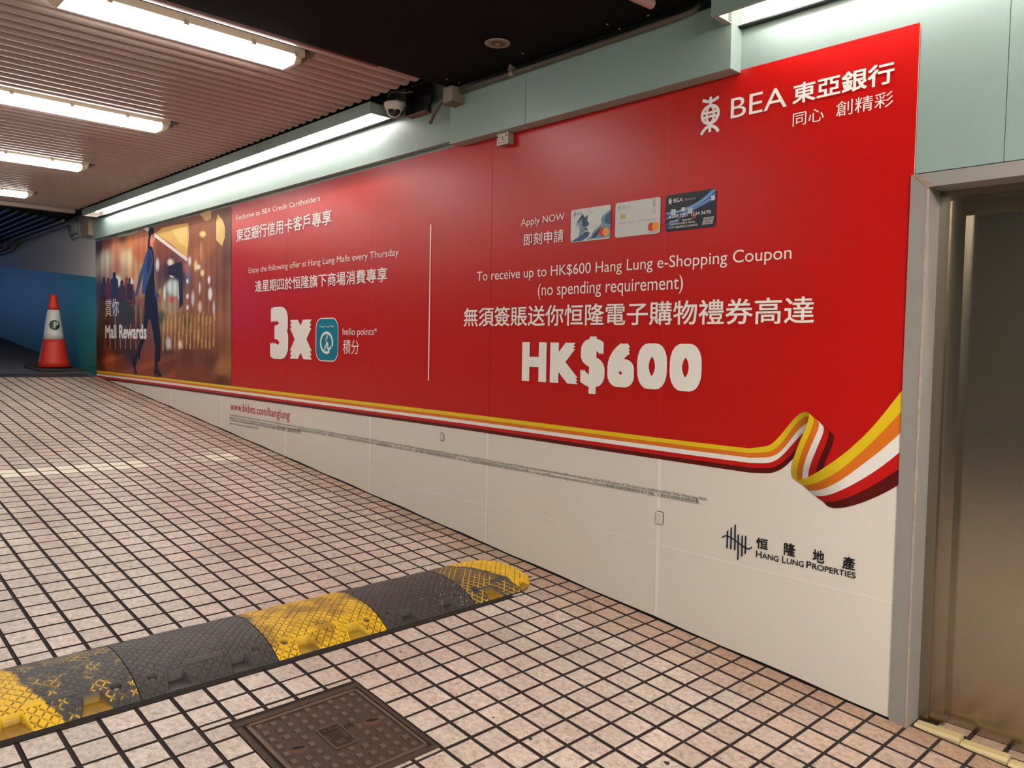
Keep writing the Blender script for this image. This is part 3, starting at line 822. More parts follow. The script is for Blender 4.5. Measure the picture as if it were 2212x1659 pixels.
# developer's sign: bars and a swoosh
b = MB()
for pa in [(218, 135, 250), (242, 115, 257), (267, 97, 263), (287, 160, 325), (312, 166, 303), (334, 168, 287)]:
    u0 = 1500 + (pa[0] - 5) / 2.968; u1 = 1500 + (pa[0] + 5.5) / 2.968
    t0, t1 = 1100 + pa[1] / 2.968, 1100 + pa[2] / 2.968
    q = [wall_at(u0, t0 + 2.0), wall_at(u1, t0 - 1.5), wall_at(u1 - 1.0, t1 - 2.0), wall_at(u0 - 1.0, t1 + 0.5)]
    b.quad([(p[0], YP, p[1]) for p in q])
pbuild(b, 'emblem', M_navy)
strokes('emblem', [([wall_at(1500 + x / 2.968, 1100 + y / 2.968) for x, y in [(183, 180), (200, 168), (222, 170), (250, 187), (290, 215), (325, 242), (350, 253), (366, 250), (376, 240)]], 0.006, True)], M_navy, YP - 0.0003)

# ---- credit card prints
def bil(q, s, t):
    (a, b_, c, d) = [np.array(wall_at(*p)) for p in q]     # TL TR BR BL
    return tuple((a * (1 - s) + b_ * s) * (1 - t) + (d * (1 - s) + c * s) * t)
def card(q, m, name, label):
    P = [np.array(wall_at(*p)) for p in q]
    x0 = (P[0][0] + P[3][0]) / 2; x1 = (P[1][0] + P[2][0]) / 2; z1 = (P[0][1] + P[1][1]) / 2; z0 = (P[2][1] + P[3][1]) / 2
    o = polyp(name, rrect(x0, x1, z0, z1, 0.014), m, YP); o['label'] = label
    return o, x0, x1, z0, z1
def cardfn(x0, x1, z0, z1): return lambda a, c: (x0 + (x1 - x0) * a, z0 + (z1 - z0) * c)
def disc(name, c, r, m, y, n=20, parent=None):
    b = MB(); b.quad([(c[0] + r * math.cos(2 * math.pi * i / n), y, c[1] + r * math.sin(2 * math.pi * i / n)) for i in range(n)])
    return pbuild(b, name, m, parent=parent)
M_card1 = mat('card_pale', lin(214, 214, 210), VR, var=0.05, vscale=20)
M_card2 = mat('card_silver', lin(208, 206, 202), VR)
M_card3 = mat('card_dark', lin(20, 26, 40), VR)
M_ink = mat('card_ink_blue', lin(52, 84, 118), VR, var=0.5, vscale=30)
M_ink2 = mat('card_ink_teal', lin(104, 148, 164), VR, var=0.4, vscale=24)
M_inkd = mat('card_ink_dark', lin(40, 54, 84), VR, var=0.4, vscale=30)
M_ccred = mat('card_circle_red', lin(214, 48, 36), VR); M_ccor = mat('card_circle_orange', lin(238, 150, 48), VR)
M_gold = mat('card_chip', lin(206, 178, 104), VR)
M_streak = mat('card_streak', lin(120, 160, 210), VR); M_streakd = mat('card_streak_dark', lin(44, 70, 130), VR)
def circles(f, a, c, r):
    disc('circle_mark', f(a - 0.045, c), r, M_ccred, YP - 0.0007); disc('circle_mark', f(a + 0.045, c), r, M_ccor, YP - 0.0009)
c1, x0, x1, z0, z1 = card([(1236.1, 454.3), (1321.9, 442.5), (1320, 515.8), (1234.2, 524.2)], M_card1, 'card_print', 'printed pale card with blue ink swirls')
f = cardfn(x0, x1, z0, z1); cw_, ch_ = x1 - x0, z1 - z0
for k, (P, m) in enumerate([([(0.12, 0.55), (0.2, 0.68), (0.3, 0.85), (0.36, 0.72), (0.44, 0.8), (0.42, 0.62), (0.48, 0.5), (0.40, 0.42), (0.46, 0.3), (0.33, 0.36), (0.27, 0.55), (0.2, 0.5)], M_inkd),
                            ([(0.2, 0.6), (0.28, 0.7), (0.3, 0.5), (0.38, 0.3), (0.26, 0.2), (0.3, 0.1), (0.2, 0.12), (0.24, 0.35)], M_ink2),
                            ([(1.0, 0.86), (0.9, 0.78), (0.82, 0.72), (0.76, 0.6), (0.78, 0.48), (0.7, 0.38), (0.6, 0.3), (0.52, 0.14), (0.4, 0.04), (0.99, 0.04), (1.0, 0.3)], M_ink2),
                            ([(1.0, 0.80), (0.9, 0.72), (0.85, 0.6), (0.86, 0.48), (0.95, 0.42), (1.0, 0.46)], M_ink),
                            ([(0.02, 0.02), (0.12, 0.1), (0.22, 0.16), (0.4, 0.3), (0.5, 0.25), (0.45, 0.12), (0.3, 0.02)], M_ink),
                            ([(0.6, 0.2), (0.7, 0.3), (0.78, 0.4), (0.74, 0.24), (0.66, 0.1), (0.52, 0.03)], M_inkd)]):
    polyp('ink_swirl', [f(a, c) for a, c in P], m, YP - 0.0002 - 0.00006 * k)
lettering('BEA', *(f(0.15, 0)[0], f(0.29, 0)[0]), f(0, 0.83)[1], f(0, 0.90)[1], M_inkd, y=YP - 0.0008)
lettering('world', f(0.45, 0)[0], f(0.55, 0)[0], f(0, 0.84)[1], f(0, 0.875)[1], M_black, y=YP - 0.0008)
emblem(*f(0.10, 0.865), cw_ * 0.055, ch_ * 0.15, M_inkd, YP - 0.0008, lw=0.06)
lettering('5182 3001 1234 5678', f(0.1, 0)[0], f(0.9, 0)[0], f(0, 0.38)[1], f(0, 0.45)[1], M_grey_print, y=YP - 0.0008)
polyp('card_chip', rrect(f(0.14, 0)[0], f(0.21, 0)[0], f(0, 0.47)[1], f(0, 0.6)[1], 0.004), M_grey_print, YP - 0.0007)
circles(f, 0.85, 0.21, ch_ * 0.13)
c2, x0, x1, z0, z1 = card([(1332.2, 439.1), (1429.8, 425.8), (1427.1, 504.4), (1329.9, 513.9)], M_card2, 'card_print', 'printed silver white card with gold chip')
f = cardfn(x0, x1, z0, z1); ch_ = z1 - z0; cw_ = x1 - x0
lettering('BEA', f(0.16, 0)[0], f(0.36, 0)[0], f(0, 0.80)[1], f(0, 0.89)[1], M_grey_print, y=YP - 0.0008)
emblem(*f(0.09, 0.845), cw_ * 0.06, ch_ * 0.16, M_grey_print, YP - 0.0008, lw=0.06)
lettering('i', f(0.84, 0)[0], f(0.89, 0)[0], f(0, 0.75)[1], f(0, 0.95)[1], M_grey_print, y=YP - 0.0008, bold=0.02)
polyp('card_chip', rrect(f(0.12, 0)[0], f(0.245, 0)[0], f(0, 0.52)[1], f(0, 0.66)[1], 0.006), M_gold, YP - 0.0007)
strokes('chip_lines', [([f(0.16, 0.52), f(0.16, 0.66)], 0.002, False), ([f(0.2, 0.52), f(0.2, 0.66)], 0.002, False), ([f(0.12, 0.59), f(0.245, 0.59)], 0.002, False)], M_grey_print, YP - 0.0009)
lettering('5408 2051 1234 5678', f(0.08, 0)[0], f(0.9, 0)[0], f(0, 0.37)[1], f(0, 0.44)[1], M_grey_print, y=YP - 0.0008)
strokes('wave_mark', [([f(0.82 + d, 0.56), f(0.84 + d, 0.60), f(0.84 + d, 0.64), f(0.82 + d, 0.68)], 0.003, True) for d in (0.0, 0.03, 0.06)], M_grey_print, YP - 0.0008)
circles(f, 0.86, 0.2, ch_ * 0.12)
lettering('mastercard', f(0.76, 0)[0], f(0.96, 0)[0], f(0, 0.035)[1], f(0, 0.065)[1], M_black, y=YP - 0.0008)
c3, x0, x1, z0, z1 = card([(1441.1, 423.5), (1550.1, 406.8), (1547.5, 489.2), (1438.5, 501.8)], M_card3, 'card_print', 'printed dark blue card with light streaks')
f = cardfn(x0, x1, z0, z1); ch_ = z1 - z0; cw_ = x1 - x0
strokes('light_streak', [([f(0.02, 0.5), f(0.25, 0.52), f(0.5, 0.56), f(0.75, 0.72), f(0.98, 0.97)], 0.010, True), ([f(0.02, 0.36), f(0.3, 0.42), f(0.55, 0.52), f(0.8, 0.68), f(0.98, 0.86)], 0.006, True),
                         ([f(0.3, 0.55), f(0.6, 0.66), f(0.8, 0.82), f(0.93, 0.985)], 0.004, True), ([f(0.02, 0.2), f(0.2, 0.28), f(0.4, 0.44), f(0.7, 0.6), f(0.98, 0.78)], 0.003, True)], M_streak, YP - 0.0002)
strokes('light_streak', [([f(0.02, 0.10), f(0.15, 0.18), f(0.35, 0.38), f(0.6, 0.55), f(0.98, 0.74)], 0.014, True), ([f(0.02, 0.44), f(0.3, 0.47), f(0.62, 0.6), f(0.97, 0.93)], 0.02, True)], M_streakd, YP - 0.00012)
M_bk = [mat('card_bokeh%d' % i, lin(*c), VR) for i, c in enumerate([(190, 200, 200), (214, 206, 176), (150, 60, 50)])]
for a, c, r, k in [(0.16, 0.52, 0.014, 0), (0.36, 0.56, 0.010, 1), (0.5, 0.50, 0.013, 0), (0.3, 0.4, 0.008, 2), (0.58, 0.34, 0.011, 2)]:
    polyp('bokeh_dot', rrect(f(a, c)[0] - r, f(a, c)[0] + r, f(a, c)[1] - r, f(a, c)[1] + r, r * 0.4), M_bk[k], YP - 0.0005)
lettering('BEA', f(0.16, 0)[0], f(0.35, 0)[0], f(0, 0.78)[1], f(0, 0.88)[1], M_print, y=YP - 0.0008)
emblem(*f(0.09, 0.83), cw_ * 0.065, ch_ * 0.17, M_print, YP - 0.0008, lw=0.06)
lettering('Platinum', f(0.39, 0)[0], f(0.6, 0)[0], f(0, 0.795)[1], f(0, 0.85)[1], M_grey_print, y=YP - 0.0008)
lettering('6253 7201 1234 5678', f(0.08, 0)[0], f(0.9, 0)[0], f(0, 0.36)[1], f(0, 0.45)[1], M_print, y=YP - 0.0008)
lettering('00/00   00/00', f(0.09, 0)[0], f(0.53, 0)[0], f(0, 0.245)[1], f(0, 0.29)[1], M_print, y=YP - 0.0008)
lettering("CARDHOLDER'S NAME", f(0.08, 0)[0], f(0.6, 0)[0], f(0, 0.165)[1], f(0, 0.215)[1], M_print, y=YP - 0.0008)
lettering('CUY 0000020112345670', f(0.08, 0)[0], f(0.65, 0)[0], f(0, 0.075)[1], f(0, 0.125)[1], M_print, y=YP - 0.0008)
polyp('card_label', [f(0.74, 0.08), f(0.94, 0.08), f(0.97, 0.27), f(0.77, 0.27)], M_grey_print, YP - 0.0007)
lettering('UnionPay', f(0.755, 0)[0], f(0.955, 0)[0], f(0, 0.18)[1], f(0, 0.23)[1], M_black, y=YP - 0.001, bold=0.02)
lettering('銀聯', f(0.80, 0)[0], f(0.91, 0)[0], f(0, 0.10)[1], f(0, 0.165)[1], M_black, y=YP - 0.001)
strokes('wave_mark', [([f(0.90 + d, 0.70), f(0.92 + d, 0.74), f(0.92 + d, 0.78), f(0.90 + d, 0.82)], 0.004, True) for d in (0.0, 0.025, 0.05)], M_print, YP - 0.0008)

# ---- printed street photograph at the far left
Q = lambda x, y: wall_at(x / 3.95, 430 + y / 3.95)
SAMP = [(850, 400, 70, 40, 40), (850, 800, 70, 36, 30), (850, 1300, 60, 26, 20), (850, 1440, 86, 40, 24), (910, 500, 214, 196, 166), (920, 380, 150, 76, 44), (1000, 400, 200, 128, 86),
        (1000, 600, 180, 118, 86), (1090, 500, 225, 196, 150), (1180, 450, 180, 96, 60), (1180, 650, 195, 138, 96), (1100, 360, 195, 118, 66), (1050, 330, 118, 76, 60), (1400, 450, 126, 64, 44),
        (1450, 600, 66, 40, 40), (1500, 650, 50, 40, 58), (1450, 900, 166, 136, 106), (1560, 650, 56, 56, 78), (1600, 600, 156, 96, 76), (1700, 350, 138, 76, 50),
        (1700, 500, 170, 98, 66), (1750, 650, 148, 86, 60), (1700, 800, 138, 82, 56), (1780, 400, 158, 92, 56), (1860, 500, 128, 76, 56), (1900, 700, 118, 70, 50), (1940, 300, 104, 72, 60),
        (1940, 500, 98, 60, 50), (1940, 900, 128, 82, 56), (1900, 1000, 150, 88, 66), (1000, 900, 66, 44, 28), (1080, 1000, 56, 50, 24), (950, 1100, 66, 28, 22), (1150, 1100, 88, 40, 28),
        (1450, 1050, 158, 106, 66), (1600, 1050, 138, 92, 56), (1750, 1100, 138, 86, 50), (1000, 1250, 66, 34, 24), (1100, 1300, 56, 34, 28), (1500, 1250, 128, 76, 46), (1450, 1300, 88, 46, 28),
        (1800, 1250, 118, 66, 40), (950, 1400, 152, 72, 34), (1050, 1440, 118, 56, 34), (1250, 1420, 130, 60, 34), (1450, 1400, 108, 50, 28), (1600, 1350, 98, 50, 28), (1800, 1380, 92, 46, 28),
        (1700, 1500, 120, 58, 28), (1900, 1450, 156, 100, 54), (1900, 1550, 92, 44, 28), (1500, 1500, 125, 60, 30)]
SXZ = np.array([Q(s[0], s[1]) for s in SAMP]); SCOL = np.array([lin(*s[2:]) for s in SAMP])
BLOB = [(1350, 560, 14, 50, 230, 226, 214), (1460, 540, 26, 26, 238, 226, 196), (1475, 650, 18, 20, 250, 246, 236), (1480, 750, 60, 60, 206, 214, 206), (1410, 800, 9, 60, 236, 232, 222), (1530, 820, 9, 40, 232, 230, 224),
        (1625, 530, 12, 36, 240, 236, 226), (1605, 700, 9, 18, 248, 240, 224), (1605, 830, 9, 18, 250, 244, 230), (1605, 925, 9, 18, 246, 240, 226), (1650, 850, 12, 60, 226, 216, 214), (1675, 570, 14, 40, 252, 206, 120),
        (1700, 580, 18, 20, 252, 240, 220), (1730, 630, 16, 26, 254, 226, 160), (1710, 760, 8, 50, 236, 226, 210), (1712, 920, 14, 46, 240, 220, 190), (1800, 810, 16, 50, 250, 246, 238), (1790, 690, 10, 30, 226, 226, 236),
        (1830, 930, 7, 60, 200, 196, 216), (1735, 300, 26, 24, 250, 214, 140), (1720, 450, 9, 80, 204, 150, 120), (1000, 700, 34, 50, 250, 244, 226), (1130, 720, 16, 40, 244, 234, 214), (1240, 760, 10, 60, 240, 220, 180),
        (1470, 860, 22, 26, 200, 66, 56), (1440, 1230, 20, 50, 200, 196, 206), (1540, 1240, 16, 36, 214, 200, 176), (1560, 300, 40, 60, 150, 200, 220), (1620, 660, 7, 60, 90, 110, 180), (1510, 800, 40, 30, 190, 200, 190),
        (1385, 1010, 30, 60, 60, 70, 24), (1600, 1040, 26, 60, 90, 66, 30), (1370, 790, 6, 26, 250, 190, 70), (1700, 1150, 8, 60, 190, 150, 90), (1340, 920, 20, 26, 190, 120, 60)]
NX, NZ = 220, 120
px0 = P_L + 0.001; px1 = wall_at(501, 650)[0]
pb = MB(); cols = []
GX = np.linspace(px0, px1, NX)
for i in range(NX):
    zb = lerp_pts(BAND[0], GX[i]) - 0.002
    for j in range(NZ): pb.v.append((GX[i], PL - 0.0003, zb + (P_T - 0.002 - zb) * j / (NZ - 1)))
for i in range(NX - 1):
    for j in range(NZ - 1): pb.f.append((i * NZ + j, (i + 1) * NZ + j, (i + 1) * NZ + j + 1, i * NZ + j + 1))
pb.m = [0] * len(pb.f)
V = np.array(pb.v)[:, [0, 2]]
sc = np.array([0.55, 1.0])     # the print is much wider than tall on the wall
d2 = (((V[:, None, :] - SXZ[None]) * sc) ** 2).sum(2) + 0.0006
w = d2 ** -1.7; w /= w.sum(1)[:, None]
PC = w @ SCOL
U = np.array([px_of((a, 0, c))[:2] for a, c in V]); ZX = U[:, 0] * 3.95; ZY = (U[:, 1] - 430) * 3.95
for bx_, by_, rx, ry, r_, g_, b__ in BLOB:
    dd = ((ZX - bx_) / rx) ** 2 + ((ZY - by_) / ry) ** 2
    a = 1 / (1 + np.exp((dd - 1.0) * 4)); a = (a * 0.9)[:, None]
    PC = PC * (1 - a) + a * np.array(lin(r_, g_, b__))
# vertical streaks of light and shop fronts
st = 1 + 0.22 * np.sin(ZX * 0.11 + 1.7 * np.sin(ZX * 0.021)) * np.exp(-((ZY - 800) / 450) ** 2)
PC *= st[:, None]
# fence sticks
stick = (np.abs(((ZX + 0.03 * ZY) % 33) - 16) < 4.5) & (ZX > 1390) & (ZX < 1850) & (ZY > 985 + 25 * np.sin(ZX * 0.05)) & (ZY < 1290 - 0.05 * (ZX - 1400))
PC[stick] = PC[stick] * 0.3 + 0.7 * np.array(lin(206, 160, 92))
stick = (np.abs((ZX % 44) - 20) < 3.5) & (ZX > 900) & (ZX < 1230) & (ZY > 900) & (ZY < 1280)
PC[stick] = PC[stick] * 0.45 + 0.55 * np.array(lin(190, 140, 70))
cross = (ZY > 1330) & (np.abs(((ZX * 0.9 + ZY * 2.6) % 420) - 200) < 70) & (ZX > 870) & (ZX < 1500)
PC[cross] *= 1.45
po = pbuild(pb, 'street_photo', M_photo); set_col(po.data, np.clip(PC * np.array([1.2, 1.3, 1.35]), 0, 1)); po['label'] = 'printed night street picture with a walking person'
def ph(name, pts, rgb, k, grad=None):
    o = polyp(name, [Q(*p) for p in pts], mat('print_' + name, lin(*rgb), 0.5, spec=0.25), PL - 0.0005 - 0.0001 * k); return o
ph('awning', [(1335, 292), (1390, 245), (1500, 222), (1612, 205), (1618, 330), (1600, 500), (1470, 390)], (236, 190, 104), 0)
ph('awning', [(1470, 262), (1600, 235), (1606, 420), (1530, 370)], (248, 214, 134), 1)
ph('awning_edge', [(1225, 252), (1260, 240), (1350, 308), (1612, 508), (1598, 530), (1335, 332)], (250, 236, 220), 2)
ph('awning_edge', [(1020, 300), (1120, 290), (1180, 268), (1185, 282), (1120, 312), (1010, 330)], (196, 186, 150), 2)
ph('lit_sign', [(1850, 200), (1862, 125), (1905, 180), (1926, 240), (1924, 330), (1900, 402), (1850, 350)], (240, 206, 128), 1)
ph('lit_sign', [(1710, 130), (1780, 95), (1808, 100), (1806, 170), (1760, 190)], (224, 186, 120), 1)
ph('shop_board', [(1440, 575), (1560, 530), (1566, 900), (1535, 940), (1530, 680), (1440, 640)], (36, 36, 58), 1)
for k, (x, w_, t, b_, c) in enumerate([(893, 26, 660, 860, (44, 24, 30)), (928, 30, 670, 880, (96, 40, 30)), (980, 36, 620, 840, (40, 40, 66)), (1045, 34, 690, 880, (70, 40, 40)), (1085, 26, 665, 880, (120, 60, 40)), (1110, 24, 670, 860, (54, 34, 36)), (1135, 26, 720, 900, (110, 48, 34))]):
    ph('crowd_figure', [(x - w_, b_), (x - w_ * 0.9, t + 70), (x - w_ * 0.35, t + 48), (x - w_ * 0.38, t + 12), (x, t), (x + w_ * 0.38, t + 12), (x + w_ * 0.35, t + 48), (x + w_ * 0.9, t + 70), (x + w_, b_)], c, 2 + k % 2)
ph('hedge', [(1010, 900), (1060, 860), (1110, 880), (1150, 960), (1130, 1060), (1060, 1090), (1015, 1040)], (58, 54, 24), 4)
ph('figure_boot', [(1140, 1335), (1178, 1328), (1172, 1400), (1160, 1430), (1174, 1485), (1162, 1492), (1145, 1440), (1132, 1380)], (34, 26, 42), 5)
ph('figure_boot', [(1328, 1380), (1352, 1388), (1350, 1440), (1385, 1500), (1380, 1516), (1350, 1512), (1335, 1490), (1322, 1512), (1318, 1480)], (36, 28, 44), 5)
ph('figure_trousers', [(1240, 800), (1330, 760), (1345, 830), (1350, 900), (1355, 990), (1365, 1080), (1378, 1180), (1372, 1380), (1350, 1392), (1323, 1388), (1330, 1280), (1312, 1150), (1292, 1040), (1276, 1018), (1262, 1080), (1255, 1130), (1235, 1210), (1206, 1300), (1198, 1375), (1165, 1335), (1185, 1250), (1215, 1180), (1230, 1090), (1238, 980)], (22, 18, 34), 6)
ph('figure_top', [(1266, 400), (1300, 406), (1320, 480), (1322, 560), (1322, 680), (1332, 800), (1240, 830), (1245, 760), (1270, 660), (1280, 520)], (24, 20, 36), 7)
ph('figure_hand', [(1203, 850), (1240, 848), (1236, 900), (1215, 942), (1204, 912)], (160, 92, 70), 7)
ph('figure_hand', [(1338, 835), (1366, 828), (1382, 868), (1366, 886), (1346, 866)], (168, 98, 74), 7)
ph('figure_jacket', [(1262, 436), (1300, 440), (1312, 520), (1306, 570), (1290, 640), (1268, 710), (1250, 770), (1242, 806), (1214, 808), (1220, 720), (1232, 632), (1202, 740), (1172, 836), (1158, 826), (1170, 760), (1190, 670), (1196, 636), (1225, 560), (1240, 500)], (56, 84, 128), 8)
ph('figure_jacket', [(1322, 755), (1342, 795), (1366, 826), (1342, 846), (1324, 822)], (60, 84, 120), 8)
ph('figure_jacket', [(1270, 450), (1292, 452), (1302, 520), (1285, 600), (1262, 660), (1256, 560)], (38, 58, 96), 9)
ph('figure_head', [(1283, 312), (1300, 298), (1322, 298), (1328, 332), (1322, 352), (1318, 392), (1304, 414), (1288, 398), (1280, 360)], (222, 142, 116), 8)
ph('figure_hair', [(1275, 306), (1271, 272), (1285, 246), (1305, 239), (1318, 256), (1324, 286), (1318, 300), (1294, 310), (1288, 345), (1282, 398), (1270, 416), (1268, 370), (1273, 332)], (26, 18, 24), 9)
ph('figure_face_mark', [(1304, 322), (1314, 318), (1315, 326), (1305, 329)], (70, 34, 34), 9)
ph('figure_face_mark', [(1308, 378), (1320, 374), (1318, 384), (1309, 386)], (186, 60, 60), 9)
YT = PL - 0.0017
lettering('賞你', Q(905, 1005)[0], Q(1018, 850)[0], Q(905, 1003)[1], Q(1015, 846)[1], M_print, y=YT)
lettering('Mall Rewards', Q(905, 1183)[0], Q(1257, 1190)[0], Q(905, 1183)[1], Q(905, 1076)[1], M_print, y=YT, bold=0.03, ref='M')

# ------------------------------------------------------------------ fittings on the print
def rel(o, root):
    o.parent = root; o.location = o.location - root.location
    return o
# grey conduit box under the beam
jb = empty('conduit_box', (-2.296, 0, 2.648)); tag(jb, 'small grimy white electrical box on the red print just under the green beam', 'electrical box')
o = box('body', M_boxmetal, -0.044, 0.044, -0.052, -0.005, -0.043, 0.043, jb, bevel=0.004)
o = box('cover', mat('grimy_cover', lin(206, 192, 170), 0.5, var=0.3, vscale=50), -0.046, 0.046, -0.057, -0.052, -0.045, 0.045, jb, bevel=0.0015)
b = MB()
for sx in (-1, 1):
    b.lathe([(0.004, 0), (0.004, 0.003)], 8, (sx * 0.038, -0.0571, 0.003), rot=Euler((math.radians(90), 0, 0)).to_matrix())
b.build('screw', M_hole, jb)
def mark_on(root, lst, m, y, name):
    b = MB()
    for P, w in lst:
        A, B_ = stroke_pts(P, w, 16, True); n = len(b.v)
        for a, c in zip(A, B_): b.v += [(a[0], y, a[1]), (c[0], y, c[1])]
        for i in range(15): b.f.append((n + 2 * i, n + 2 * i + 2, n + 2 * i + 3, n + 2 * i + 1)); b.m.append(0)
    return b.build(name, m, root, fix=False)
mark_on(jb, [([(-0.032, -0.03), (-0.034, -0.015), (-0.018, 0.0), (-0.024, 0.02), (-0.034, 0.03)], 0.003), ([(-0.032, -0.032), (0.03, -0.032)], 0.003), ([(0.034, -0.026), (0.02, 0.0), (0.028, 0.02), (0.034, 0.032)], 0.003),
             ([(-0.012, -0.018), (0.016, -0.018)], 0.003), ([(-0.008, -0.006), (0.012, -0.006)], 0.003), ([(0.002, -0.018), (0.002, 0.008)], 0.003), ([(-0.010, 0.018), (0.012, 0.018)], 0.003)], M_blackm, -0.0575, 'engraved_mark')
# two small plates showing through holes in the white vinyl
sp = empty('socket_plate', (-2.8745, 0, 0.8525)); tag(sp, 'small silver plate in the white vinyl below the stripes, the left of two', 'wall plate')
box('plate', mat('plate_silver', lin(176, 172, 158), 0.35, metal=0.3), -0.019, 0.019, -0.011, -0.004, -0.026, 0.026, sp, bevel=0.003)
box('rocker', M_plate, -0.010, 0.012, -0.014, -0.010, -0.018, 0.018, sp, bevel=0.002)
mark_on(sp, [([(-0.021, 0.027), (0.021, 0.027), (0.021, -0.028), (0.0, -0.028)], 0.002)], M_blackm, -0.0062, 'cut_edge')
sp2 = empty('blank_plate', (-1.174, 0, 0.6145)); tag(sp2, 'white blank plate with dark cut edge in the white vinyl near the lower right', 'wall plate')
box('plate', M_plate, -0.021, 0.019, -0.010, -0.004, -0.031, 0.029, sp2, bevel=0.003)
mark_on(sp2, [([(-0.015, 0.0325), (0.0215, 0.0325), (0.0225, 0.031), (0.0225, -0.03), (0.015, -0.031)], 0.0035), ([(-0.0225, 0.03), (-0.0225, -0.031), (0.01, -0.033)], 0.0015)], M_blackm, -0.0062, 'cut_edge')

# ------------------------------------------------------------------ lamps
def batten(x, y0, y1, label, z=2.98, group='ceiling battens', lamp=None):
    root = empty('fluorescent_light', (x, (y0 + y1) / 2, z)); tag(root, label, 'ceiling light', group)
    L_ = (y1 - y0) / 2; W = 0.085
    b = MB(); b.prism([(-W - 0.006, 0.045), (-W - 0.006, 0.085), (W + 0.006, 0.085), (W + 0.006, 0.045)], 'y', -L_, L_)
    b.build('housing', M_lampend, root)
    sec = [(-W, 0.046), (-W + 0.004, 0.012), (-W + 0.024, 0.0), (W - 0.024, 0.0), (W - 0.004, 0.012), (W, 0.046)]
    b = MB(); b.prism(sec, 'y', -L_ + 0.055, L_ - 0.055); b.build('diffuser', lamp or M_lamp, root)
    for s in (-1, 1):
        b = MB(); n = 6; rings = []
        for i in range(n + 1):
            t = i / n; yy = s * (L_ - 0.055 + 0.055 * t); k = math.sqrt(max(0.0, 1 - (t * 0.93) ** 2))
            rings.append([(px_ * (0.55 + 0.45 * k), yy, 0.047 - (0.047 - pz) * k) for px_, pz in sec])
        for ra, rb in zip(rings, rings[1:]):
            for q in range(len(sec) - 1): b.quad([ra[q], ra[q + 1], rb[q + 1], rb[q]])
        b.quad(rings[-1]); b.build('end_cap', M_lampend, root)
    for s in (-1, 1):
        for t in (-0.62, -0.05, 0.52, 0.92):
            box('clip', M_clip, s * (W + 0.001) - 0.006, s * (W + 0.001) + 0.006, L_ * t - 0.012, L_ * t + 0.012, 0.034, 0.062, root)
    return root
batten(FX[0], FY0, FY1, 'fluorescent batten lamp nearest the black ceiling, largest in view')
batten(FX[1], FY0, FY1, 'second fluorescent batten lamp from the black ceiling board')
batten(FX[2], FY0, FY1, 'third fluorescent batten lamp from the black ceiling board')
batten(FX[3], FY0, FY1, 'farthest fluorescent batten lamp at the low end of the slats')
for k, fx in enumerate(FX):  # unseen second row, added to light the room
    batten(fx, FY0 - 0.62 - 1.25, FY0 - 0.65, ['batten lamp in the second row, nearest the black board', 'batten lamp in the second row, second from the black board', 'batten lamp in the second row, third from the black board', 'batten lamp in the second row, farthest from the black board'][k], group='second row of battens')

def trough(name, x0, x1, yo, yi, z0, z1, label, ntube, lip, rim, end0, end1):
    root = empty(name, ((x0 + x1) / 2, (yo + yi) / 2, z0)); tag(root, label, 'light fitting')
    ox, oy, oz = root.location
    B = lambda nm, m, *a: box(nm, m, a[0] - ox, a[1] - ox, a[2] - oy, a[3] - oy, a[4] - oz, a[5] - oz, root)
    B('outer_board', M_green, x0, x1, yo, yo + 0.006, z0, z1)
    B('end_board', M_green, x0, x0 + 0.006, yo + 0.006, yi - 0.001, z0, z1)
    B('end_board', M_green, x1 - 0.006, x1, yo + 0.006, yi - 0.001, z0, z1)
    B('lip', M_blackm, x0 + 0.006, x1 - 0.006, yi - lip, yi - 0.002, z0, z0 + 0.006)
    B('rim', M_frame, x0 + 0.006, x1 - 0.006, yo + 0.006, yo + rim, z0 + 0.0005, z0 + 0.005)
    if end0: B('rim', M_frame, x0 + 0.006, x0 + end0, yo + rim, yi - lip, z0 + 0.0005, z0 + 0.005)
    # white inside
    b = MB(); c = 0.008
    a0, a1, p0, p1, q0, q1 = x0 + 0.008 - ox, x1 - 0.008 - ox, yo + 0.008 - oy, yi - 0.004 - oy, z0 + 0.007 - oz, z1 - 0.006 - oz
    b.quad([(a0, p0, q0), (a1, p0, q0), (a1, p0, q1), (a0, p0, q1)]); b.quad([(a0, p1, q0), (a0, p1, q1), (a1, p1, q1), (a1, p1, q0)])
    b.quad([(a0, p0, q1), (a1, p0, q1), (a1, p1, q1), (a0, p1, q1)]); b.quad([(a0, p0, q0), (a0, p0, q1), (a0, p1, q1), (a0, p1, q0)]); b.quad([(a1, p0, q0), (a1, p1, q0), (a1, p1, q1), (a1, p0, q1)])
    b.build('reflector', M_refl, root, fix=False)
    B('top_board', M_green, x0, x1, yo + 0.006, yi - 0.001, z1 - 0.004, z1)
    s0, s1 = x0 + end1, x1 - 0.12
    step = (s1 - s0) / ntube
    for k in range(ntube):
        xa = s0 + k * step + 0.015; xb = s0 + (k + 1) * step - 0.015
        b = MB(); ym = (yo + yi) / 2 - 0.005 - oy; zm = z0 + min(0.055, (z1 - z0) * 0.52) - oz
        b.tube([(xa - ox, ym, zm), (xb - ox, ym, zm)], 0.014, 8)
        b.build('tube', M_tube, root, smooth=False)
    for k in range(2):
        pass
    return root
trough('light_trough', -9.665, -3.352, -0.256, -0.0505, 2.95, 3.026, 'long green light trough glowing white above the left part of the print', 5, 0.04, 0.012, 0.02, 0.22)
trough('light_trough', -0.829, 3.0, -0.214, -0.0005, 2.864, 3.0, 'green light trough glowing white at the top right corner', 3, 0.036, 0.018, 0.026, 0.12)
batten(1.75, -2.5, -1.3, 'batten lamp on the black ceiling beside the camera, nearest the wall', 2.89, 'lamps behind the camera', M_lamp_added)  # added lamps out of view, lifting the near floor and wall
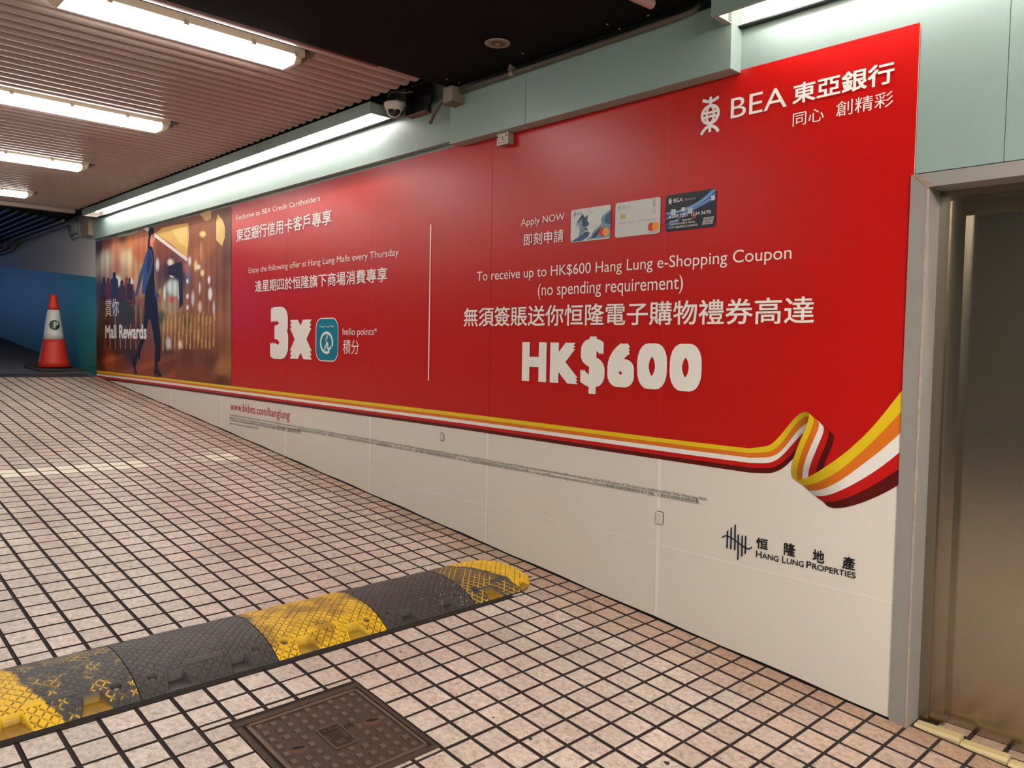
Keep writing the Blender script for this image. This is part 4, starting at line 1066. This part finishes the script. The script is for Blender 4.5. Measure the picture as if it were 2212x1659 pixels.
batten(1.75, -5.0, -3.8, 'batten lamp on the black ceiling beside the camera, nearest the opposite wall', 2.89, 'lamps behind the camera', M_lamp_added)
batten(2.5, -2.5, -1.3, 'batten lamp on the black ceiling at the end wall behind the camera', 2.89, 'lamps behind the camera', M_lamp_added)
# small screw plate beside the left trough
xa, za = wall_at(267, 459, -0.05)
bp = box('bracket_plate', mat('bracket_plate', lin(190, 176, 168), 0.5, var=0.3, vscale=60), xa - 0.045, xa + 0.045, -0.054, -0.0502, za - 0.035, za + 0.035)
tag(bp, 'tiny pale square plate on the green fascia near its far left end', 'plate')

# recessed downlight in the black ceiling
dl = empty('downlight', (-1.972, -0.40, 3.0)); tag(dl, 'round unlit recessed downlight with metal ring in the black ceiling', 'downlight')
b = MB(); b.lathe([(0.041, -0.001), (0.046, -0.006), (0.058, -0.006), (0.067, -0.002), (0.067, 0.0), (0.041, 0.0)], 32); b.build('ring', M_boxmetal, dl, smooth=True)
b = MB(); b.lathe([(0.028, -0.003), (0.031, -0.006), (0.038, -0.004), (0.039, -0.0005), (0.028, -0.0005)], 28, (0.004, 0.002, -0.001)); b.build('inner_ring', M_cond, dl, smooth=True)
b = MB(); b.lathe([(0.0415, -0.0009), (0.0415, -0.0002)], 24); b.build('recess', M_hole, dl)
b = MB(); b.lathe([(0.016, -0.004), (0.012, -0.009), (0.002, -0.010)], 16, (0.0, 0.0, 0.0)); b.build('lamp', M_boxmetal, dl, smooth=True)
# screws in the black ceiling
sm = MB(); sm.lathe([(0.007, 0), (0.006, -0.003), (0.0015, -0.004)], 10); sme = sm.mesh('screw', mat('screw_head', lin(150, 138, 104), 0.4, metal=0.5), True)
def ceil_at(u, v, z=3.0):
    d = R.T @ np.array([(u - CXP) / F_PX, (v - CYP) / F_PX, 1.0]); t = (z - CAM[2]) / d[2]; return CAM + d * t
for u, v in [(965, 171), (992, 178), (1129, 115), (1312, 52), (1338, 62), (1102, 140), (1400, 33)]:
    p = ceil_at(u, v); link_obj('screw', sme, ceiling, (p[0], p[1], 3.0))
# pink pipe stub at the top edge
p = ceil_at(1408, 8, 2.97)
b = MB(); b.tube([(p[0], p[1], 2.968), (p[0] - 0.02, p[1] - 0.30, 2.968), ], 0.022, 14); o = b.build('pipe_stub', M_pink)
tag(o, 'end of a pinkish round pipe under the black ceiling at the top edge', 'pipe')

# conduit along the beam, its clamp and junction box
cp = empty('conduit', (-1.8, -0.115, 2.962)); tag(cp, 'grey metal conduit running along the top of the green beam', 'conduit')
b = MB(); b.tube([(-0.80, 0, 0), (0.0, 0.004, 0), (0.74, 0.008, 0), (0.80, 0.014, 0.006), (0.83, 0.03, 0.03)], 0.0135, 12); b.build('pipe', M_cond, cp, smooth=True)
xk = ceil_at(1096, 155, 2.962)[0] + 1.8
b = MB(); b.tube([(xk - 0.014, 0.001, 0), (xk + 0.014, 0.001, 0)], 0.0165, 12); b.box(xk - 0.012, xk + 0.012, -0.017, 0.017, 0.008, 0.037); b.build('clamp', M_boxmetal, cp)
b = MB(); b.tube([(-0.815, 0, 0), (-0.775, 0, 0)], 0.018, 12); b.build('coupling', M_cond, cp)
jx = empty('junction_box', (-2.655, -0.125, 2.925)); tag(jx, 'square galvanised junction box where the conduit ends above the beam', 'junction box')
box('body', M_boxmetal, -0.043, 0.043, -0.05, 0.05, -0.032, 0.06, jx, bevel=0.002)
box('lid', mat('lid_brown', lin(110, 88, 76), 0.6, var=0.2, vscale=20), -0.046, 0.046, -0.053, 0.053, -0.037, -0.032, jx)
b = MB(); b.tube([(-0.043, -0.01, 0.012), (-0.10, -0.01, 0.008), (-0.16, 0.0, -0.02), (-0.22, 0.015, -0.055), (-0.27, 0.03, -0.085)], 0.013, 10); b.build('flexible_pipe', M_cond, jx, smooth=True)
b = MB(); b.tube([(-0.02, 0.03, -0.035), (-0.045, 0.06, -0.06), (-0.06, 0.066, -0.12), (-0.04, 0.068, -0.155), (-0.015, 0.066, -0.13), (-0.01, 0.06, -0.07), (-0.03, 0.04, -0.037)], 0.0028, 6); b.build('wire_loop', M_blackm, jx, smooth=True)
# black steel shoe behind the camera
xa, za = wall_at(889, 256, -0.06); xb, zb = wall_at(929, 244, -0.06)
sh = empty('steel_shoe', ((xa + xb) / 2, -0.06, (za + zb) / 2)); tag(sh, 'black steel bracket box on the fascia between the camera and junction box', 'bracket')
w2 = (xb - xa) / 2
box('back_plate', M_blackm, -w2, w2, 0.004, 0.0095, 0.0, 0.20, sh)
box('side_plate', M_blackm, -w2, -w2 + 0.006, -0.05, 0.004, 0.004, 0.20, sh)
b = MB(); b.prism([(-w2, 0.0), (w2, 0.0), (w2, 0.006), (-w2, 0.006)], 'y', -0.05, 0.009); b.build('bottom_plate', mat('rusty_edge', lin(120, 78, 58), 0.6, var=0.3, vscale=30), sh)
b = MB(); b.box(w2 - 0.03, w2, -0.02, 0.004, 0.006, 0.05); b.build('end_block', M_blackm, sh)

# dome camera
xk, zk = wall_at(851, 226, -0.155)
cc = empty('security_camera', (xk, -0.155, zk)); tag(cc, 'white dome security camera hanging at the end of the left light trough', 'camera')
b = MB(); b.lathe([(0.058, 0.012), (0.066, 0.007), (0.066, 0.001), (0.062, -0.016), (0.056, -0.032), (0.050, -0.040)], 28); b.build('body', M_camwhite, cc, smooth=True)
b = MB(); b.lathe([(0.0475 * math.cos(math.radians(a)), -0.036 + 0.0475 * math.sin(math.radians(a))) for a in range(20, -90, -10)] + [(0.002, -0.0835)], 28); b.build('shroud', M_camwhite, cc, smooth=True)
dv = Vector((CAM[0] - xk, CAM[1] + 0.155, 0)).normalized() * 0.92 + Vector((0, 0, -0.26)); qd = dv.to_track_quat('Z', 'Y').to_matrix()
b = MB(); b.lathe([(0.0492 * math.sin(math.radians(a)), 0.0492 * math.cos(math.radians(a))) for a in range(56, 0, -7)] + [(0.001, 0.0492)], 24, (0, 0, -0.036), rot=qd); b.build('dome', M_glassdark, cc, smooth=True)
box('mount_plate', M_camwhite, -0.03, 0.050, -0.02, 0.10, 0.012, 0.020, cc)
box('mount_arm', M_camwhite, 0.005, 0.045, 0.09, 0.1035, -0.03, 0.012, cc)
b = MB(); b.tube([(-0.045, -0.02, 0.006), (-0.054, -0.02, 0.035), (-0.038, -0.022, 0.062), (0.0, -0.024, 0.074), (0.06, -0.02, 0.066), (0.13, -0.01, 0.045), (0.20, 0.0, 0.040)], 0.0042, 8); b.build('cable', M_cable, cc, smooth=True)

# ------------------------------------------------------------------ far pipes and box
for k in range(8):
    y = -0.05 - 0.115 * k; zz = 3.02 + 0.004 * k; jog = -0.11 if k < 7 else -0.06
    xj = -14.15 - 0.05 * k
    b = MB(); b.tube([(-21.5, y, zz + jog), (xj - 0.18, y, zz + jog), (xj + 0.05, y, zz), (-10.9 + 0.05 * k, y, zz)], 0.022 if k else 0.03, 8)
    o = b.build('far_conduit', M_pipewhite if k < 2 else M_pipedark)
    tag(o, ['pale conduit along the top of the far white wall, closest to the wall', 'second conduit from the far white wall under the dark ceiling', 'third conduit from the far white wall under the dark ceiling', 'fourth conduit from the far white wall under the dark ceiling',
            'fifth conduit from the far white wall under the dark ceiling', 'sixth conduit from the far white wall under the dark ceiling', 'seventh conduit from the far white wall under the dark ceiling', 'outermost conduit from the far white wall under the dark ceiling'][k], 'conduit', 'conduits under the far ceiling')
fb = empty('far_box', (-10.75, -0.03, 2.93)); tag(fb, 'small white box with pipe elbows at the top of the far wall', 'electrical box')
box('body', M_pipewhite, -0.10, 0.12, -0.05, 0.028, -0.08, 0.10, fb, bevel=0.004)
b = MB(); b.tube([(-0.55, -0.0, 0.06), (-0.38, 0.0, 0.03), (-0.22, 0.0, -0.13), (0.12, 0.0, -0.10)], 0.02, 8); b.build('elbow_pipe', M_pipewhite, fb, smooth=True)
b = MB(); b.tube([(0.16, 0, 0.12), (0.16, 0, -0.14)], 0.02, 8); b.build('riser_pipe', M_pipewhite, fb)
sup = box('support_board', mat('timber_support', lin(150, 134, 112), 0.7), -10.30, -9.97, -0.10, -0.03, 2.76, 3.05)
tag(sup, 'tan board behind the far end of the light trough', 'board')

# ------------------------------------------------------------------ speed bump
def vnoise(x, y, s, seed):
    r = np.random.default_rng(seed); G = r.random((64, 64))
    xi = x / s; yi = y / s; x0 = np.floor(xi).astype(int); y0 = np.floor(yi).astype(int); fx = xi - x0; fy = yi - y0
    fx = fx * fx * (3 - 2 * fx); fy = fy * fy * (3 - 2 * fy)
    g = lambda a, b_: G[a % 64, b_ % 64]
    return (g(x0, y0) * (1 - fx) + g(x0 + 1, y0) * fx) * (1 - fy) + (g(x0, y0 + 1) * (1 - fx) + g(x0 + 1, y0 + 1) * fx) * fy
def fbm(x, y, s, seed): return 0.55 * vnoise(x, y, s, seed) + 0.28 * vnoise(x, y, s / 2.3, seed + 1) + 0.17 * vnoise(x, y, s / 5.1, seed + 2)
XB0, XB1, BH = -1.782, -2.262, 0.060
M_bump = attr_mat('bump_rubber', rough=0.42, spec=0.5, bump=0.25, bscale=220)
YB = [-2.757, -2.229, -1.705, -1.184, -0.659, -0.150]
C_BLK = np.array(lin(66, 61, 58)); C_YEL = np.array(lin(234, 184, 32)); C_YELD = np.array(lin(196, 146, 32))
def bump_module(k, ya, yb, label, paint_fn, round_end=False):
    res = 0.0034
    ya += 0.0015; yb -= 0.0015
    L_ = yb - ya; W = XB0 - XB1
    nv = int(L_ / res); nu = int(W / res)
    v = np.linspace(0, L_, nv); u = np.linspace(0, W, nu)
    Ug, Vg = np.meshgrid(u, v, indexing='ij')
    t = Ug / W
    if round_end:   # quarter-round plan at the wall end
        e = np.clip((Vg - (L_ - 0.24)) / 0.24, 0, 1); lim = 0.5 + 0.5 * np.sqrt(np.clip(1 - e ** 2, 0.0, 1)) * 1.0
        half = np.sqrt(np.clip(1 - (e * 0.985) ** 2, 0.02, 1)); tt = (t - 0.5) / half
        t2 = np.clip(0.5 + tt * 0.5 / 0.5, 0, 1) if False else np.clip(0.5 + (t - 0.5) / half, 0, 1)
        H = BH * (1 - np.abs(2 * t2 - 1) ** 2.4) * np.clip(1 - (e * 0.96) ** 2.6, 0, 1)
        cut = np.abs(2 * t - 1) > half + 0.01
    else:
        H = BH * (1 - np.abs(2 * t - 1) ** 2.4); cut = None
    H = H + 0.007
    # diamond tread cut into the rubber
    p = 0.026
    a = (Ug + Vg) / math.sqrt(2) / p; b_ = (Ug - Vg) / math.sqrt(2) / p
    da = np.abs(a - np.round(a)) * p; db = np.abs(b_ - np.round(b_)) * p
    ga = (da < 0.0022) & (np.abs((b_ % 1) - 0.5) < 0.38); gb = (db < 0.0022) & (np.abs((a % 1) - 0.5) < 0.38)
    groove = ga | gb
    plain = np.zeros_like(H, bool)
    # pockets on the front and back edges, fixing holes, marker bar
    pocket = np.zeros_like(H, bool); hole = np.zeros_like(H, bool)
    for cv in (0.27, 0.73):
        c = cv * L_
        for uu, sgn in ((Ug, 1), (W - Ug, -1)):
            dep = 0.074
            wid = 0.026 + 0.022 * np.clip(1 - uu / dep, 0, 1)
            pocket |= (uu < dep) & (np.abs(Vg - c) < wid); plain |= (uu < dep + 0.008) & (np.abs(Vg - c) < wid + 0.008)
    for cv in (0.115, 0.885):
        for cu in (0.075, W - 0.075):
            rr = np.hypot(Ug - cu, Vg - cv * L_)
            hole |= rr < 0.016; plain |= rr < 0.026
    bar = (np.abs(Ug - 0.098 - 0.02 * 0) < 0.014) & (np.abs(Vg - 0.5 * L_) < 0.075)
    plain |= bar
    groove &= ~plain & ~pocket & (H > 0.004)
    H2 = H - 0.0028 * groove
    H2 = np.where(bar, H + 0.002, H2)
    H2 = np.where(pocket, np.minimum(H, 0.0085 + 0.07 * 0), H2)
    H2 = np.where(hole, H - 0.014, H2)
    X = XB0 - Ug; Y = ya + Vg
    base = np.empty_like(X)
    zb = np.array([[fz(XB0, yb_), fz(XB1, yb_)] for yb_ in (ya, yb)])
    base = (zb[0, 0] * (1 - Vg / L_) + zb[1, 0] * Vg / L_) * (1 - Ug / W) + (zb[0, 1] * (1 - Vg / L_) + zb[1, 1] * Vg / L_) * Ug / W
    Zt = base + H2
    col = paint_fn(Ug, Vg, L_, W, groove, pocket, hole, t)
    b = MB()
    root = empty('speed_bump', (XB0, (ya + yb) / 2, fz(XB0, (ya + yb) / 2)))
    tag(root, label, 'speed bump', 'speed bump sections')
    o0 = np.array(root.location)
    PT = np.stack([X, Y, Zt], -1).reshape(-1, 3) - o0
    idx = np.arange(nu * nv).reshape(nu, nv)
    q = np.stack([idx[:-1, :-1], idx[:-1, 1:], idx[1:, 1:], idx[1:, :-1]], -1).reshape(-1, 4)
    if cut is not None:
        cm = cut.reshape(-1); keep = ~(cm[q].all(1)); q = q[keep]
    me = bpy.data.meshes.new('top'); me.vertices.add(len(PT)); me.vertices.foreach_set('co', PT.ravel())
    me.loops.add(len(q) * 4); me.loops.foreach_set('vertex_index', q.ravel().astype(np.int32))
    me.polygons.add(len(q)); me.polygons.foreach_set('loop_start', np.arange(0, len(q) * 4, 4, dtype=np.int32))
    try: me.polygons.foreach_set('loop_total', np.full(len(q), 4, np.int32))
    except Exception: pass
    me.update(calc_edges=True); me.validate()
    me.materials.append(M_bump); set_col(me, col.reshape(-1, 3))
    o = link_obj('moulded_top', me, root)
    # skirts
    b = MB()
    def sk(line):
        for p0, p1 in zip(line, line[1:]):
            b.quad([tuple(p0), tuple(p1), (p1[0], p1[1], p1[2] - 0.09 if False else zf(p1)), (p0[0], p0[1], zf(p0))])
    def zf(p): return fz(p[0] + o0[0], p[1] + o0[1]) - 0.004 - o0[2]
    G = PT.reshape(nu, nv, 3)
    if not round_end:
        sk(G[:, 0]); sk(G[::-1, -1])
    else: sk(G[:, 0])
    if cut is not None:
        ok = int(nv * (L_ - 0.235) / L_); sk(G[0, :ok]); sk(G[-1, :ok])
        vv = np.arange(ok - 1, nv, 3); half_ = [np.sqrt(np.clip(1 - (np.clip((v[i_] - (L_ - 0.24)) / 0.24, 0, 1) * 0.985) ** 2, 0.02, 1)) for i_ in vv]
        ia = [min(nu - 1, max(0, int((0.5 - h_ / 2) * nu))) for h_ in half_]; ib = [min(nu - 1, max(0, int((0.5 + h_ / 2) * nu))) for h_ in half_]
        loop = [G[a_, i_] for a_, i_ in zip(ia, vv)] + [G[b__, i_] for b__, i_ in zip(ib[::-1], vv[::-1])]
        sk(loop)
    else:
        sk(G[0, ::2]); sk(G[-1, ::2])
    b.build('edge_wall', M_rubber, root, fix=False)
    b = MB()
    for cv in (0.115, 0.885):
        cu = 0.075; yy = ya + cv * L_; xx = XB0 - cu
        hh = BH * (1 - abs(2 * cu / W - 1) ** 2.4)
        b.lathe([(0.011, 0), (0.010, 0.004), (0.004, 0.006)], 10, (xx - o0[0], yy - o0[1], fz(xx, yy) - o0[2] + hh - 0.006))
    b.build('bolt', M_iron_l if k != 0 else M_boxmetal, root)
    return root
def mixc(a, b_, m): return a * (1 - m[..., None]) + b_ * m[..., None]
def tone(U_, V_, seed, amt=0.25, s=0.05): return 1 + amt * (fbm(U_, V_, s, seed) - 0.5) * 2
def black_paint(seed, dust=0.0):
    def fn(U_, V_, L_, W, gr, pk, ho, t):
        c = np.broadcast_to(C_BLK, U_.shape + (3,)).copy() * tone(U_, V_, seed, 0.22)[..., None]
        n = fbm(U_, V_, 0.12, seed + 5); c *= (0.9 + 0.3 * n)[..., None]
        if dust:
            sp_ = np.random.default_rng(seed).random(U_.shape) < dust * np.exp(-((V_ - L_ * 0.85) / 0.12) ** 2); c[sp_] = lin(210, 205, 200)
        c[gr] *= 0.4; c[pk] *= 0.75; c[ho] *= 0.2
        return c
    return fn
def yellow_paint(seed):
    def fn(U_, V_, L_, W, gr, pk, ho, t):
        m = np.clip((fbm(U_, V_, 0.09, seed) - 0.30) * 5, 0, 1)
        edge = np.clip((V_ - (L_ - 0.03)) / 0.03, 0, 1) * np.clip((t - 0.25) * 3, 0, 1) + np.clip((0.05 - V_) / 0.05, 0, 1) * np.clip((t - 0.4) * 4, 0, 1)
        m = np.clip(m * (1 - 0.8 * edge * fbm(U_, V_, 0.02, seed + 3) * 1.6), 0.15, 1)
        c = mixc(C_YELD * 0.75, C_YEL, m) * tone(U_, V_, seed + 9, 0.2, 0.03)[..., None]
        c = mixc(c, C_BLK * 1.2, np.clip(edge * (fbm(U_, V_, 0.03, seed + 4) * 1.7), 0, 0.85))
        c[gr] *= 0.14; c[pk] *= 0.5; c[ho] *= 0.2  # pockets darkened in colour to stand for their inner shade
        return c
    return fn
def half_paint(seed, side):
    def fn(U_, V_, L_, W, gr, pk, ho, t):
        n = fbm(U_, V_, 0.05, seed)
        if side == 'left':      # yellow towards -Y, black with yellow left in the grooves towards +Y
            bound = 0.205 + 0.09 * np.clip(0.45 - t, 0, 1) * 2 - 0.05 * np.clip(t - 0.5, 0, 1) + 0.03 * (n - 0.5)
            yel = np.clip((bound - V_) / 0.012, 0, 1)
            res = np.clip((fbm(U_, V_, 0.07, seed + 2) - 0.44) * 8, 0, 1) * np.clip((V_ - bound) / 0.03, 0, 1)
        else:
            bound = 0.14 + 0.20 * np.clip(1 - t * 1.35, 0, 1) + 0.05 * (n - 0.5)
            yel = np.clip((V_ - bound) / 0.016, 0, 1)
            res = np.clip((fbm(U_, V_, 0.09, seed + 2) - 0.25) * 6, 0, 1) * np.clip((bound - V_) / 0.03, 0, 1)
        yc = C_YEL * tone(U_, V_, seed + 7, 0.14, 0.04)[..., None] * (1.08 if side == 'left' else 1.12)
        bc_ = C_BLK * 1.15 * tone(U_, V_, seed + 8, 0.2, 0.02)[..., None]
        c = mixc(bc_, yc, yel)
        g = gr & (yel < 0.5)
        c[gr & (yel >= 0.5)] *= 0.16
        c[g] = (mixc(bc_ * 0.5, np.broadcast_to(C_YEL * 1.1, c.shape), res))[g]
        pk2 = pk
        c[pk2] = (C_YELD * 0.6 * tone(U_, V_, seed + 3, 0.3, 0.03)[..., None])[pk2]  # darker pocket colour carries the shade inside
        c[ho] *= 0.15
        return c
    return fn
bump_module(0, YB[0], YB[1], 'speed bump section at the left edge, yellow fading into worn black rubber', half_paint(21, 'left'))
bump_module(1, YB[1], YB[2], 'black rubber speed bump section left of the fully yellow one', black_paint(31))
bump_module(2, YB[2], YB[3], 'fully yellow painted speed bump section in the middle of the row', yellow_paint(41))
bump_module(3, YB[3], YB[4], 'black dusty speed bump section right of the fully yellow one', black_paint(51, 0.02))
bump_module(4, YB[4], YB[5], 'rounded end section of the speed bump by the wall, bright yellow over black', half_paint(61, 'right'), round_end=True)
# dark strip in front of the bump
b = MB(); n = 40
for k in range(n):
    ya, yb_ = [-2.757 + (2.757 - 0.42) * q / n for q in (k, k + 1)]
    for x0_, x1_ in ((XB0 + 0.001, XB0 + 0.020),):
        b.quad([(x0_, ya, fz(x0_, ya) + 0.006), (x1_, ya, fz(x1_, ya) + 0.001), (x1_, yb_, fz(x1_, yb_) + 0.001), (x0_, yb_, fz(x0_, yb_) + 0.006)])
o = b.build('bedding_strip', mat('bedding', lin(34, 28, 22), 0.85, var=0.4, vscale=30), None)
tag(o, 'dark strip of bedding along the front foot of the speed bump', 'strip')

# ------------------------------------------------------------------ manhole cover
mx0, mx1 = -1.452, -0.975; my0, my1 = -2.020, -1.555
mcx, mcy = (mx0 + mx1) / 2, (my0 + my1) / 2
nrm, dx, dy = fnormal(mcx, mcy)
mh = empty('manhole_cover', (mcx, mcy, fz(mcx, mcy) + 0.0025)); tag(mh, 'square rusty iron manhole cover with raised studs set in the tiles', 'manhole cover')
mh.rotation_euler = (math.atan(dy), -math.atan(dx), 0)
hw, hd = (mx1 - mx0) / 2, (my1 - my0) / 2
b = MB()
for (a0, a1, c0, c1) in [(-hw - 0.022, -hw + 0.004, -hd - 0.022, hd + 0.012), (hw - 0.004, hw + 0.02, -hd - 0.022, hd + 0.012), (-hw, hw, -hd - 0.022, -hd - 0.002), (-hw, hw, hd - 0.004, hd + 0.012)]:
    b.box(a0, a1, c0, c1, -0.02, 0.0)
b.build('frame', M_iron, mh)
cov = box('plate', M_iron, -hw + 0.010, hw - 0.010, -hd + 0.012, hd - 0.010, -0.02, -0.004, mh, bevel=0.003)
b = MB()
for (a0, a1, c0, c1) in [(-hw + 0.010, hw - 0.010, -hd + 0.012, -hd + 0.026), (-hw + 0.010, -hw + 0.022, -hd + 0.012, hd - 0.010), (hw - 0.022, hw - 0.010, -hd + 0.012, hd - 0.010), (-hw + 0.010, hw - 0.010, hd - 0.022, hd - 0.010)]:
    b.box(a0, a1, c0, c1, -0.004, 0.0005)
b.build('rim', M_iron_l, mh)
st = MB(); s = 0.0115
st.v = [(-s, -s, -0.001), (s, -s, -0.001), (s, s, -0.001), (-s, s, -0.001), (-s + 0.002, -s + 0.002, 0.004), (s - 0.002, -s + 0.002, 0.004), (s - 0.002, s - 0.002, 0.004), (-s + 0.002, s - 0.002, 0.004)]
for k in range(4): st.f.append((k, (k + 1) % 4, 4 + (k + 1) % 4, 4 + k))
st.f.append((4, 5, 6, 7)); st.m = [0] * 5
sme = st.mesh('stud', M_iron_l)
kh = []
for u, v in [(803, 1557), (644, 1617)]:
    d = R.T @ np.array([(u - CXP) / F_PX, (v - CYP) / F_PX, 1.0])
    t = (fz(mcx, mcy) - CAM[2]) / d[2]
    for _ in range(4):
        p = CAM + d * t; t += (fz(p[0], p[1]) - p[2]) / d[2]
    kh.append((p[0] - mcx, p[1] - mcy))
pit = 0.0555
nxs = 8
for i in range(9):
    for j in range(9):
        a = -hw + 0.044 + (2 * hw - 0.088) * i / 8 + random.uniform(-.001, .001); c = -hd + 0.050 + (2 * hd - 0.096) * j / 8 + 0.0
        a += 0.012 * (j % 2) - 0.006
        if abs(a) < 0.080 and abs(c) < 0.050: continue
        if any(math.hypot(a - k_[0], c - k_[1]) < 0.036 for k_ in kh): continue
        link_obj('stud', sme, mh, (a, c, -0.004), (0, 0, random.uniform(-0.06, 0.06)))
for k_ in kh:
    b = MB()
    out = [(0.034 * math.cos(a), 0.024 * math.sin(a)) for a in np.linspace(0, 2 * math.pi, 21)[:-1]]
    inn = [(0.022 * math.cos(a), 0.009 * math.sin(a)) for a in np.linspace(0, 2 * math.pi, 21)[:-1]]
    rz = math.radians(70); ro = lambda p: (k_[0] + p[0] * math.cos(rz) - p[1] * math.sin(rz), k_[1] + p[0] * math.sin(rz) + p[1] * math.cos(rz))
    for q in range(20):
        w_ = (q + 1) % 20
        b.quad([(*ro(out[q]), -0.004), (*ro(out[w_]), -0.004), (*ro(inn[w_]), 0.0005), (*ro(inn[q]), 0.0005)])
    b.build('key_ring', M_rust, mh, fix=False)
    b = MB(); b.quad([(*ro(p), -0.0005) for p in inn]); b.build('key_hole', M_hole, mh, fix=False)
def flat_text(s, cx_, cy_, wid, hei, ang, m, root, z, bold=0.0, name='raised_letters'):
    V_, Fc = text_geo(s, bold); mn, mx_ = V_.min(0), V_.max(0)
    b = MB(); ca, sa = math.cos(ang), math.sin(ang); n = len(V_)
    for dz_ in (0.0, -0.003):
        for v_ in V_:
            a = ((v_[0] - mn[0]) / (mx_[0] - mn[0]) - 0.5) * wid; c = ((v_[1] - mn[1]) / (mx_[1] - mn[1]) - 0.5) * hei
            b.v.append((cx_ + a * ca - c * sa, cy_ + a * sa + c * ca, z + dz_))
    b.f = list(Fc)
    ec = {}
    for f_ in Fc:
        for i in range(len(f_)):
            e = (f_[i], f_[(i + 1) % len(f_)]); ec[e] = 1
    for (i, j) in list(ec):
        if (j, i) not in ec: b.f.append((j, i, i + n, j + n))
    b.m = [0] * len(b.f)
    return b.build(name, m, root, fix=False)
b = MB()
for (a0, a1, c0, c1) in [(-0.068, 0.068, -0.044, -0.040), (-0.068, 0.068, 0.040, 0.044), (-0.068, -0.064, -0.04, 0.04), (0.064, 0.068, -0.04, 0.04)]:
    b.box(a0, a1, c0, c1, -0.005, 0.0)
b.build('name_border', M_iron_l, mh)
flat_text('CWE', 0.0, 0.0, 0.115, 0.06, math.pi, M_iron_l, mh, -0.0005, 0.01)
flat_text('3', -0.03, 0.066, 0.022, 0.03, math.pi, M_iron_l, mh, -0.0015, 0.01)

# ------------------------------------------------------------------ traffic cone
cxk, cyk = -10.72, -0.325
co = empty('traffic_cone', (cxk, cyk, fz(cxk, cyk) + 0.012)); tag(co, 'red and white traffic cone with green parking sticker on the upper ramp', 'cone')
tilt = math.atan(fnormal(cxk, cyk)[1])
bs = box('base', M_rubber, -0.28, 0.28, -0.27, 0.27, -0.012, 0.030, co, bevel=0.012); bs.rotation_euler = (0, -tilt, 0.12)
def cone_r(z): 
    return float(np.interp(z, [0.03, 0.05, 0.10, 0.42, 0.80, 0.97, 1.0], [0.205, 0.200, 0.180, 0.120, 0.068, 0.044, 0.036]))
def cone_piece(name, za, zb, m, n=6, cap=False):
    b = MB(); pr_ = [(cone_r(z) + (0.0 if name != 'white_band' else 0.0015), z) for z in np.linspace(za, zb, n)]
    if cap: pr_ += [(0.029, zb + 0.004), (0.022, zb + 0.004), (0.020, zb - 0.02)]
    b.lathe(pr_, 32); o = b.build(name, m, co, smooth=True); return o
cone_piece('lower_body', 0.03, 0.395, M_cone_red)
cone_piece('white_band', 0.395, 0.785, M_cone_white)
cone_piece('upper_body', 0.785, 0.985, M_cone_red, cap=True)
ang0 = math.atan2(CAM[1] - cyk, CAM[0] - cxk)
def on_cone(s_, z_, off):
    r_ = cone_r(z_) + off; a = ang0 + s_ / r_
    return (r_ * math.cos(a), r_ * math.sin(a), z_)
b = MB(); R0 = 0.066
for q in range(4):
    pass
ctr = (0.012, 0.583)
rings = [[on_cone(ctr[0] + R0 * t_ * math.cos(a), ctr[1] + R0 * t_ * math.sin(a), 0.004) for a in np.linspace(0, 2 * math.pi, 25)[:-1]] for t_ in (0.05, 0.35, 0.7, 1.0)]
b.quad(rings[0])
for ra, rb in zip(rings, rings[1:]):
    for q in range(24): b.quad([ra[q], ra[(q + 1) % 24], rb[(q + 1) % 24], rb[q]])
b.build('sticker', M_cone_green, co, fix=False)
V_, Fc = text_geo('P', 0.03); mn, mx_ = V_.min(0), V_.max(0)
b = MB(); b.v = [on_cone(ctr[0] - 0.012 + (v_[0] - mn[0]) / (mx_[0] - mn[0]) * 0.058, ctr[1] - 0.036 + (v_[1] - mn[1]) / (mx_[1] - mn[1]) * 0.078, 0.0065) for v_ in V_]; b.f = list(Fc); b.m = [0] * len(Fc)
b.build('letter', M_cone_white, co, fix=False)

# ------------------------------------------------------------------ stains on the tiles
M_stain = mat('gum_stain', lin(44, 40, 42), 0.6)
def on_floor(u, v):
    d = R.T @ np.array([(u - CXP) / F_PX, (v - CYP) / F_PX, 1.0]); t = -CAM[2] / d[2] * 0.95
    for _ in range(12):
        p = CAM + d * t; t += (fz(p[0], p[1]) - p[2]) / d[2]
    return CAM + d * t
for u, v, r_ in [(1440, 1648, 0.013), (1146, 1596, 0.010), (1066, 1551, 0.006), (812, 1418, 0.006), (865, 1409, 0.008)]:
    p = on_floor(u, v); b = MB()
    pts = []
    for q in range(14):
        a = 2 * math.pi * q / 14; k = r_ * random.uniform(0.55, 1.15); x_, y_ = p[0] + k * math.cos(a), p[1] + k * 0.8 * math.sin(a)
        pts.append((x_, y_, fz(x_, y_) + 0.0018))
    b.quad(pts); b.build('stain', M_stain, floor, fix=False)
